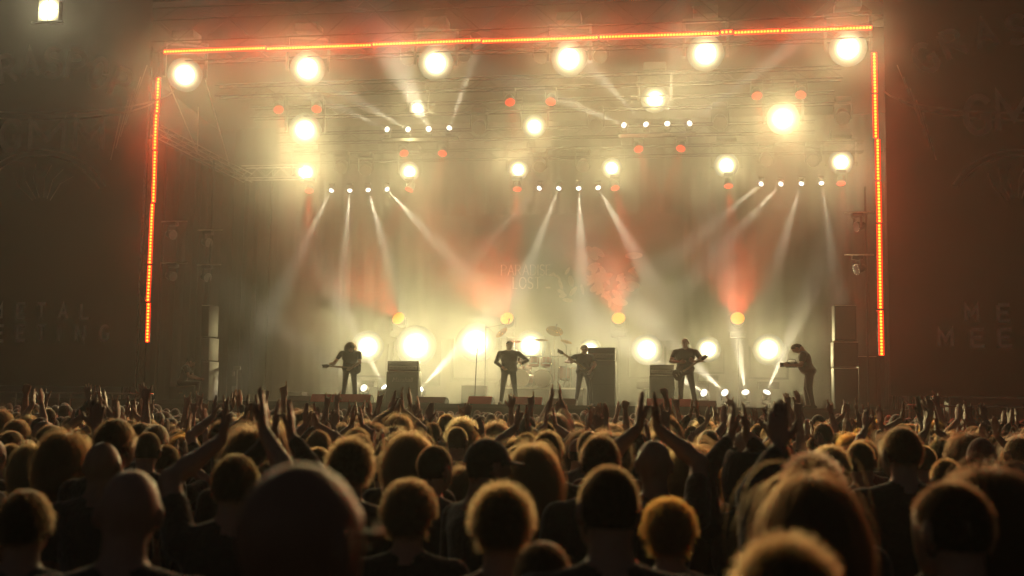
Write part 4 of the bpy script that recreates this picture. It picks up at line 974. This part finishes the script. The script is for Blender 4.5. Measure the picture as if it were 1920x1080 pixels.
def member(pose, hair, color, shirt, skin, loc, rz, scale, label, group, hat=None):
    me, Mh = BODIES[pose]; o = link(bpy.data.objects.new('person', me)); o.location = loc; o.rotation_euler = (rl.gauss(0, .022), rl.gauss(0, .03), rz) if group.startswith('standing') else (0, 0, rz); o.scale = (scale,)*3
    dress(o, shirt, skin, None if hair == 'bald' else (color if hair in HAIRS else ('dark' if hair == 'cap' else 'dark')))
    if hair in HAIRS: add_hair(o, Mh, hair, color)
    elif hair == 'cap': add_hat(o, Mh, CAPME, SHIRTS[color])
    elif hair == 'beanie': add_hat(o, Mh, BEANIE, SHIRTS[color])
    elif hair == 'hood': add_hat(o, Mh, HOODME, SHIRTS[color])
    placed.append((loc[0], loc[1])); return tag(o, label, 'person', group)
VR = -YAW   # facing along the view
def near(px, ytop, w, hair, color, shirt, pose, label, skin=0, turn=0., dist=None):
    d = dist or PW[hair]*FPX/w; p = at(px, ytop, dist=d); s = p.z/PT[hair]
    return member(pose, hair, color, shirt, skin, (p.x, p.y, 0), VR+R(turn), s, label, 'people close to the camera')
NEAR = [
 (543, 878, 210, 'bald', None, 'charcoal', 'down', 'large blurred bald head with glasses, closest to the camera', 1, -28),
 (1480, 1008, 225, 'fuzzy', 'light', 'black', 'down', 'fluffy ginger-blond hair cut off by the bottom edge at right', 0, 0),
 (1020, 1012, 128, 'short', 'dark', 'black', 'down', 'low dark head at the bottom edge just left of the printed black shirt', 0, 0),
 (240, 885, 116, 'bald', None, 'black', 'down2', 'balding man with ears lit from the right, lower left', 2, 0),
 (48, 915, 112, 'short', 'brown', 'grey', 'down', 'brown-haired person at the left edge near the bottom', 0, 10),
 (1145, 878, 122, 'buzz', 'brown', 'black', 'down2', 'crop-haired man in a black shirt with a pale print on the back', 0, 0),
 (942, 908, 132, 'fuzzy', 'light', 'red', 'down', 'person with fuzzy light hair and a red jacket at bottom centre', 0, 0),
 (767, 900, 110, 'curly', 'brown', 'black', 'down', 'round head of brown curls left of the red jacket', 0, 0),
 (1256, 935, 112, 'curly', 'ginger', 'black', 'down', 'curly orange-red hair right of the printed black shirt', 0, 0),
 (1525, 893, 150, 'long', 'brown', 'black', 'down', 'long dark hair falling straight in front of the raised sleeve', 0, 0),
 (1797, 905, 138, 'crop', 'dark', 'black', 'down2', 'smooth dark head lit along its left edge, lower right', 0, 10),
 (1862, 880, 138, 'bob', 'dark', 'black', 'down', 'dark bobbed hair at the right edge behind the smooth head', 0, 0),
 (1693, 797, 72, 'short', 'brown', 'black', 'down2', 'broad-shouldered man in black standing tall at right', 0, 0),
 (873, 877, 68, 'long', 'brown', 'charcoal', 'down', 'straight brown hair behind the curls left of centre', 0, 0),
 (1000, 835, 82, 'long', 'light', 'black', 'down', 'long light-brown hair at centre above the red jacket', 0, 0),
 (1126, 818, 76, 'crop', 'dark', 'charcoal', 'down', 'dark cropped head directly above the printed black shirt', 0, 0),
 (1298, 838, 82, 'longwavy', 'light', 'black', 'down', 'wavy light hair spreading over the shoulders above the orange curls', 0, 0),
 (656, 820, 92, 'fuzzy', 'brown', 'black', 'down2', 'bushy brown hair just right of the big bald head', 0, 0),
 (120, 812, 80, 'bob', 'light', 'blue', 'half_right', 'light bobbed hair with an arm raised at far left', 0, 0),
 (190, 832, 66, 'bald', None, 'charcoal', 'down', 'shaved head above the balding man, lower left', 1, 0),
 (213, 782, 72, 'short', 'brown', 'black', 'down', 'tall brown-haired man above the shaved head at left', 0, -15),
 (275, 812, 52, 'buzz', 'dark', 'charcoal', 'down2', 'slim-headed man with cropped hair at left', 0, 0),
 (312, 835, 50, 'crop', 'brown', 'black', 'clap_front', 'man clapping in front of his face at left', 0, 0),
 (30, 787, 46, 'curly', 'brown', 'black', 'down', 'small head of brown curls at the far left edge', 0, 0),
 (430, 848, 92, 'short', 'light', 'charcoal', 'clap_apart', 'person clapping high overhead left of the big bald head', 0, 6),
 (470, 806, 80, 'bob', 'brown', 'black', 'down', 'brown bob between the two pairs of clapping hands at left', 0, 0),
 (905, 822, 76, 'cap', 'black', 'black', 'down', 'person in a black cap looking right at centre', 1, -55),
 (1228, 828, 66, 'bald', None, 'black', 'clap_low', 'bald person with both arms raised in a wide arc at centre right', 1, 0),
 (810, 838, 66, 'buzz', 'dark', 'blue', 'down', 'round cropped head above the brown curls', 0, -30),
 (1400, 845, 104, 'hood', 'charcoal', 'charcoal', 'clap_wide', 'hooded person clapping overhead right of the wavy hair', 0, 0),
 (1525, 850, 118, 'fuzzy', 'grey', 'black', 'half_left', 'grey fuzzy-haired person raising a dark-sleeved arm at right', 0, 0),
 (1779, 812, 46, 'long', 'light', 'black', 'down', 'long light hair right of the broad-shouldered man', 0, 0),
 (1777, 862, 62, 'crop', 'light', 'black', 'down', 'light cropped head above the smooth dark head at right', 0, 0),
 (868, 785, 62, 'bigcurly', 'blond', 'blue', 'down', 'big frizzy blond hair left of centre', 0, 0),
 (990, 780, 36, 'beanie', 'black', 'black', 'down', 'dark beanie rising above the crowd at centre', 0, 0),
 (1842, 820, 56, 'beanie', 'red', 'red', 'down', 'person in a red beanie near the right edge', 0, 0),
 (1028, 810, 62, 'crop', 'brown', 'black', 'down', 'brown cropped head behind the long light-brown hair', 0, 0),
 (512, 862, 80, 'short', 'brown', 'black', 'clap_wide', 'person raising both hands behind the big bald head', 0, 0),
 (1600, 815, 46, 'longwavy', 'ginger', 'black', 'down', 'long auburn hair left of the broad-shouldered man', 0, 0),
 (1570, 845, 56, 'bob', 'brown', 'charcoal', 'down', 'brown bob just right of the raised dark sleeve', 0, 0),
 (595, 840, 60, 'crop', 'light', 'black', 'down', 'light cropped head left of the bushy brown hair', 0, 0),
 (720, 850, 56, 'short', 'brown', 'charcoal', 'half_right', 'short-haired person with one open hand raised right of the bushy hair', 0, 0),
 (1455, 820, 56, 'short', 'brown', 'charcoal', 'half_right', 'person raising a flat hand behind the hooded person', 0, 0),
 (1705, 975, 120, 'crop', 'brown', 'black', 'down', 'low head at the bottom edge beside the smooth dark head', 0, 0),
 (690, 1010, 150, 'crop', 'brown', 'brown', 'down', 'brown jacket shoulder low between the bald head and the curls', 0, 0),
]
for a in NEAR[:-2]: near(*a)
# glasses on the nearest head, print on the black shirt
o = bpy.data.objects['person'] if False else [q for q in COL.objects if q.get('label', '').startswith('large blurred bald')][0]
gl = empty('glasses', (0, 0, 0)); gl.parent = o; gl.matrix_local = BODIES['down'][1]; gl.name = 'glasses'
for sx in (1, -1):
    MB().tube([(.084*sx, -.01, .012), (.083*sx, .05, .014), (.07*sx, .10, .012)], .0028, 6).build('temple', M['steel'], gl)
    MB().tube([(.035*sx+.027*math.cos(t), .108, .005+.021*math.sin(t)) for t in [k*.5236 for k in range(13)]], .002, 5).build('rim', M['steel'], gl)
o = [q for q in COL.objects if q.get('label', '').startswith('crop-haired man in a black shirt')][0]
mb = MB(); rr = random.Random(11)
for k in range(7):
    x0 = -.11+k*.034; pts = [(x0+rr.uniform(-.008, .012), 1.30+rr.uniform(-.03, .035)) for _ in range(4)]
    mb.strip(pts, .007, Vector((0, -.148-.0012*k, 0)), X, Z)
mb.build('shirt_print', M['white'], o)

# the standing crowd between the near people and the stage
cells = []
d = 5.6; row_ = 0
fwd = Vector((math.sin(YAW), math.cos(YAW), 0)); rgt = Vector((math.cos(YAW), -math.sin(YAW), 0)); rc_ = random.Random(21)
while d < 29.0:
    half = .455*d+.4; sp = .54-.001*d; n = int(2*half/sp)
    for i in range(n):
        u = -half+(i+.5+(row_ % 2)*.5)*sp+rc_.uniform(-.19, .19); dd = d+rc_.uniform(-.27, .27)
        p = Vector((CAM[0], CAM[1], 0))+fwd*dd+rgt*u
        if p.y > -2.2: continue
        if min((p.x-a)**2+(p.y-b)**2 for a, b in placed[:44]) < (.25 if dd < 6 else .2): continue
        if dd < 6.5 and rc_.random() < .2: continue
        cells.append((dd, p))
    d += .60; row_ += 1
cells.sort(key=lambda c: c[0])
styles = ['buzz', 'buzz', 'crop', 'crop', 'crop', 'short', 'short', 'short', 'short', 'fuzzy', 'curly', 'long', 'long', 'long', 'longwavy', 'bob', 'bob', 'bald', 'cap', 'beanie']
def cdesc(h): return {'bald': 'bald', 'cap': 'cap-wearing', 'beanie': 'beanie-wearing', 'long': 'long-haired', 'longwavy': 'long-haired', 'bob': 'bob-haired', 'fuzzy': 'bushy-haired', 'curly': 'curly-haired', 'buzz': 'crop-haired', 'crop': 'crop-haired', 'short': 'short-haired'}[h]
PD = dict(down='arms down', down2='arms down', cross='arms folded in front', open_right='one open hand raised', open_left='one open hand raised', open_both='both open hands raised', clap='hands clapping overhead', clap_wide='hands clapping overhead', clap_front='hands clapping before the face', clap_low='hands clapping above the head', clap_apart='both hands up to clap', half_left='one flat hand raised', half_right='one hand raised',
          horns_right='one horned hand sign raised', horns_left='one horned hand sign raised', horns_both='two horned hand signs raised', fist='one fist raised', point='one finger pointing up', claw='both hands clawing upward')
lowp = ['clap_low', 'clap_apart', 'half_left', 'half_right', 'clap_low', 'clap_front', 'horns_right']
raisedp = ['clap_low', 'clap_apart', 'open_right', 'open_left', 'open_both', 'clap', 'clap', 'clap_wide', 'clap_front', 'horns_right', 'horns_right', 'horns_left', 'horns_both', 'fist', 'fist', 'point', 'claw']
NI = 300-len(placed)-8; seen_ = {}
for i, (dd, p) in enumerate(cells[:NI]):
    h = rc_.choice(styles); c = rc_.choice(['dark', 'dark', 'brown', 'brown', 'brown', 'light', 'light', 'blond', 'grey'] + (['ginger'] if h in ('long', 'bob') else [])) if h in HAIRS else rc_.choice(['black', 'charcoal', 'red'])
    pr = .15 if dd < 8 else (.34 if dd < 11 else .7)
    ps = rc_.choice(raisedp if dd > 12 else lowp) if rc_.random() < pr else rc_.choice(['down', 'down', 'down2', 'cross'])
    s = min(.985 if dd < 10 else 1.03, max(.88, rc_.gauss(.962, .036)))
    _v = p-Vector((CAM[0], CAM[1], 0)); side_ = (_v.dot(rgt)/_v.dot(fwd)); side_ = ['far left', 'left', 'centre-left', 'centre', 'centre-right', 'right', 'far right'][max(0, min(6, int((side_+.44)/.88*7)))]
    sh_ = rc_.choice(['black', 'black', 'black', 'charcoal', 'charcoal', 'blue', 'brown', 'grey', 'red'])
    zone = 'near' if dd < 9 else ('middle' if dd < 14 else 'farther')
    if h in HAIRS: lab = f'{cdesc(h)} person, {c} hair, {sh_} top, {PD[ps]}, {zone} crowd {side_}'
    else: lab = f'{cdesc(h)} person, {sh_} top, {PD[ps]}, {zone} crowd {side_}'
    cnt_ = seen_.get(lab, 0); seen_[lab] = cnt_+1
    lab += ['', ', farther back', ', farthest', ', rearmost'][min(cnt_, 3)]
    member(ps, h, c, sh_, rc_.randrange(3), tuple(p), VR+rc_.gauss(0, .32)+math.atan2(-(0-p.x), (5-p.y))*.5, s, lab, 'standing crowd seen from behind: '+cdesc(h))
# the far mass of people before the stage
srcs = bpy.data.collections.new('crowd_sources'); k = 0
for nm in ('down', 'open_right', 'horns_right', 'clap', 'open_both', 'fist', 'down2', 'claw', 'horns_left', 'point', 'clap_wide', 'open_left', 'horns_both', 'cross'):
    ar, kw = POSES[nm]; hv = [(1.1, 0), (1.14, .2), (1.2, 0), (1.06, 0), (1.14, .28)][k % 5]
    B, Mh = figure(ar, hairvol=hv, **kw); cn = ['dark', 'brown', 'light', 'dark', 'blond', 'brown', 'light'][k % 7]
    ms = [SKINS[k % 3], SHIRTS[['black', 'charcoal', 'black', 'blue', 'brown', 'grey', 'red'][k % 7]], JEANS, SHOES, SCALPM2[cn], EYEM]
    o = bpy.data.objects.new(f'crowd_source_{k:02d}', B.mesh('crowd_body', .0125, ms)); srcs.objects.link(o); k += 1
far = cells[NI:]; me = bpy.data.meshes.new('crowd'); me.from_pydata([tuple(p) for _, p in far], [], [])
ai = me.attributes.new('pick', 'INT', 'POINT'); ar_ = me.attributes.new('turn', 'FLOAT', 'POINT'); asz = me.attributes.new('size', 'FLOAT', 'POINT')
UPI = [1, 2, 3, 4, 5, 7, 8, 9, 10, 11, 12]; DNI = [0, 6, 13, 0, 6]
ai.data.foreach_set('value', [rc_.choice(UPI) if rc_.random() < .93 else rc_.choice(DNI) for _ in far])
ar_.data.foreach_set('value', [VR+rc_.gauss(0, .3) for _ in far]); asz.data.foreach_set('value', [min(1.06, max(.88, rc_.gauss(.97, .04))) for _ in far])
cw = link(bpy.data.objects.new('crowd', me)); tag(cw, 'dense far crowd with raised hands before the stage', 'crowd', kind='stuff')
ng = bpy.data.node_groups.new('crowd_nodes', 'GeometryNodeTree'); ng.interface.new_socket('Geometry', in_out='INPUT', socket_type='NodeSocketGeometry'); ng.interface.new_socket('Geometry', in_out='OUTPUT', socket_type='NodeSocketGeometry')
N = ng.nodes.new; L = ng.links.new; gi = N('NodeGroupInput'); go = N('NodeGroupOutput'); ip = N('GeometryNodeInstanceOnPoints'); ci = N('GeometryNodeCollectionInfo')
ci.inputs['Collection'].default_value = srcs; ci.inputs['Separate Children'].default_value = True; ci.inputs['Reset Children'].default_value = True
def na(n_, t): a = N('GeometryNodeInputNamedAttribute'); a.data_type = t; a.inputs['Name'].default_value = n_; return a.outputs['Attribute']
cx = N('ShaderNodeCombineXYZ'); L(na('turn', 'FLOAT'), cx.inputs[2])
ip.inputs['Pick Instance'].default_value = True
L(gi.outputs[0], ip.inputs['Points']); L(ci.outputs[0], ip.inputs['Instance']); L(na('pick', 'INT'), ip.inputs['Instance Index']); L(cx.outputs[0], ip.inputs['Rotation']); L(na('size', 'FLOAT'), ip.inputs['Scale'])
L(ip.outputs[0], go.inputs[0])
md = cw.modifiers.new('crowd', 'NODES'); md.node_group = ng
print('CROWD', len(cells), len(far))

# ------------------------------------------------------------------ haze over the whole place, stage smoke under the roof
hz = MB().box((0, 0, 10), (304, 304, 24)).build('haze', [], None); tag(hz, kind='stuff')
hm = bpy.data.materials.new('thin_haze'); hm.use_nodes = True; nt = hm.node_tree; nt.nodes.clear()
vp = nt.nodes.new('ShaderNodeVolumePrincipled'); vp.inputs['Color'].default_value = (.93, .93, .93, 1); vp.inputs['Density'].default_value = HAZE; vp.inputs['Anisotropy'].default_value = .6
mo = nt.nodes.new('ShaderNodeOutputMaterial'); nt.links.new(vp.outputs[0], mo.inputs['Volume'])
hz.data.materials.append(hm)

sm = MB().box((.4, 1.9, 7.6), (27., 21.2, 12.6)).build('stage_smoke', [], None); tag(sm, 'drifting pale stage smoke filling the stage', 'smoke', kind='stuff')
hm = bpy.data.materials.new('stage_smoke'); hm.use_nodes = True; nt = hm.node_tree; nt.nodes.clear(); N = nt.nodes.new; L = nt.links.new
vp = N('ShaderNodeVolumePrincipled'); vp.inputs['Color'].default_value = (.95, .95, .95, 1); vp.inputs['Anisotropy'].default_value = .78
tc = N('ShaderNodeTexCoord'); nz = N('ShaderNodeTexNoise'); nz.inputs['Scale'].default_value = .26; nz.inputs['Detail'].default_value = 3.; nz.inputs['Roughness'].default_value = .55; nz.inputs['Distortion'].default_value = .6
L(tc.outputs['Object'], nz.inputs['Vector'])
def mrange(src, a, b, c, d, smooth=False):
    m = N('ShaderNodeMapRange'); m.interpolation_type = 'SMOOTHSTEP' if smooth else 'LINEAR'
    for k, v in zip(('From Min', 'From Max', 'To Min', 'To Max'), (a, b, c, d)): m.inputs[k].default_value = v
    L(src, m.inputs['Value']); return m.outputs[0]
def mul(a, b): m = N('ShaderNodeMath'); m.operation = 'MULTIPLY'; L(a, m.inputs[0]); L(b, m.inputs[1]); return m.outputs[0]
sp = N('ShaderNodeSeparateXYZ'); L(tc.outputs['Object'], sp.inputs[0])
ab = N('ShaderNodeMath'); ab.operation = 'ABSOLUTE'; L(sp.outputs[0], ab.inputs[0])
dn_ = mrange(nz.outputs['Fac'], .38, .64, SMOKE*.22, SMOKE*2.05)
lo_ = N('ShaderNodeMath'); lo_.operation = 'SUBTRACT'; L(sp.outputs[1], lo_.inputs[0]); L(mrange(sp.outputs[2], 3.8, 9., 8.5, 0.), lo_.inputs[1])   # the smoke hangs back at head height
fade = mul(mrange(lo_.outputs[0], -8.5, 1.5, 0., 1., True), mul(mrange(ab.outputs[0], 12.2, 8.8, 0., 1., True), mul(mrange(sp.outputs[2], 1.4, 2.4, 0., 1., True), mrange(sp.outputs[2], 13.8, 12.2, 0., 1., True))))
L(mul(mul(dn_, fade), mrange(sp.outputs[2], 3.2, 6.5, 1.7, 1.)), vp.inputs['Density'])
mo = N('ShaderNodeOutputMaterial'); L(vp.outputs[0], mo.inputs['Volume'])
sm.data.materials.append(hm)
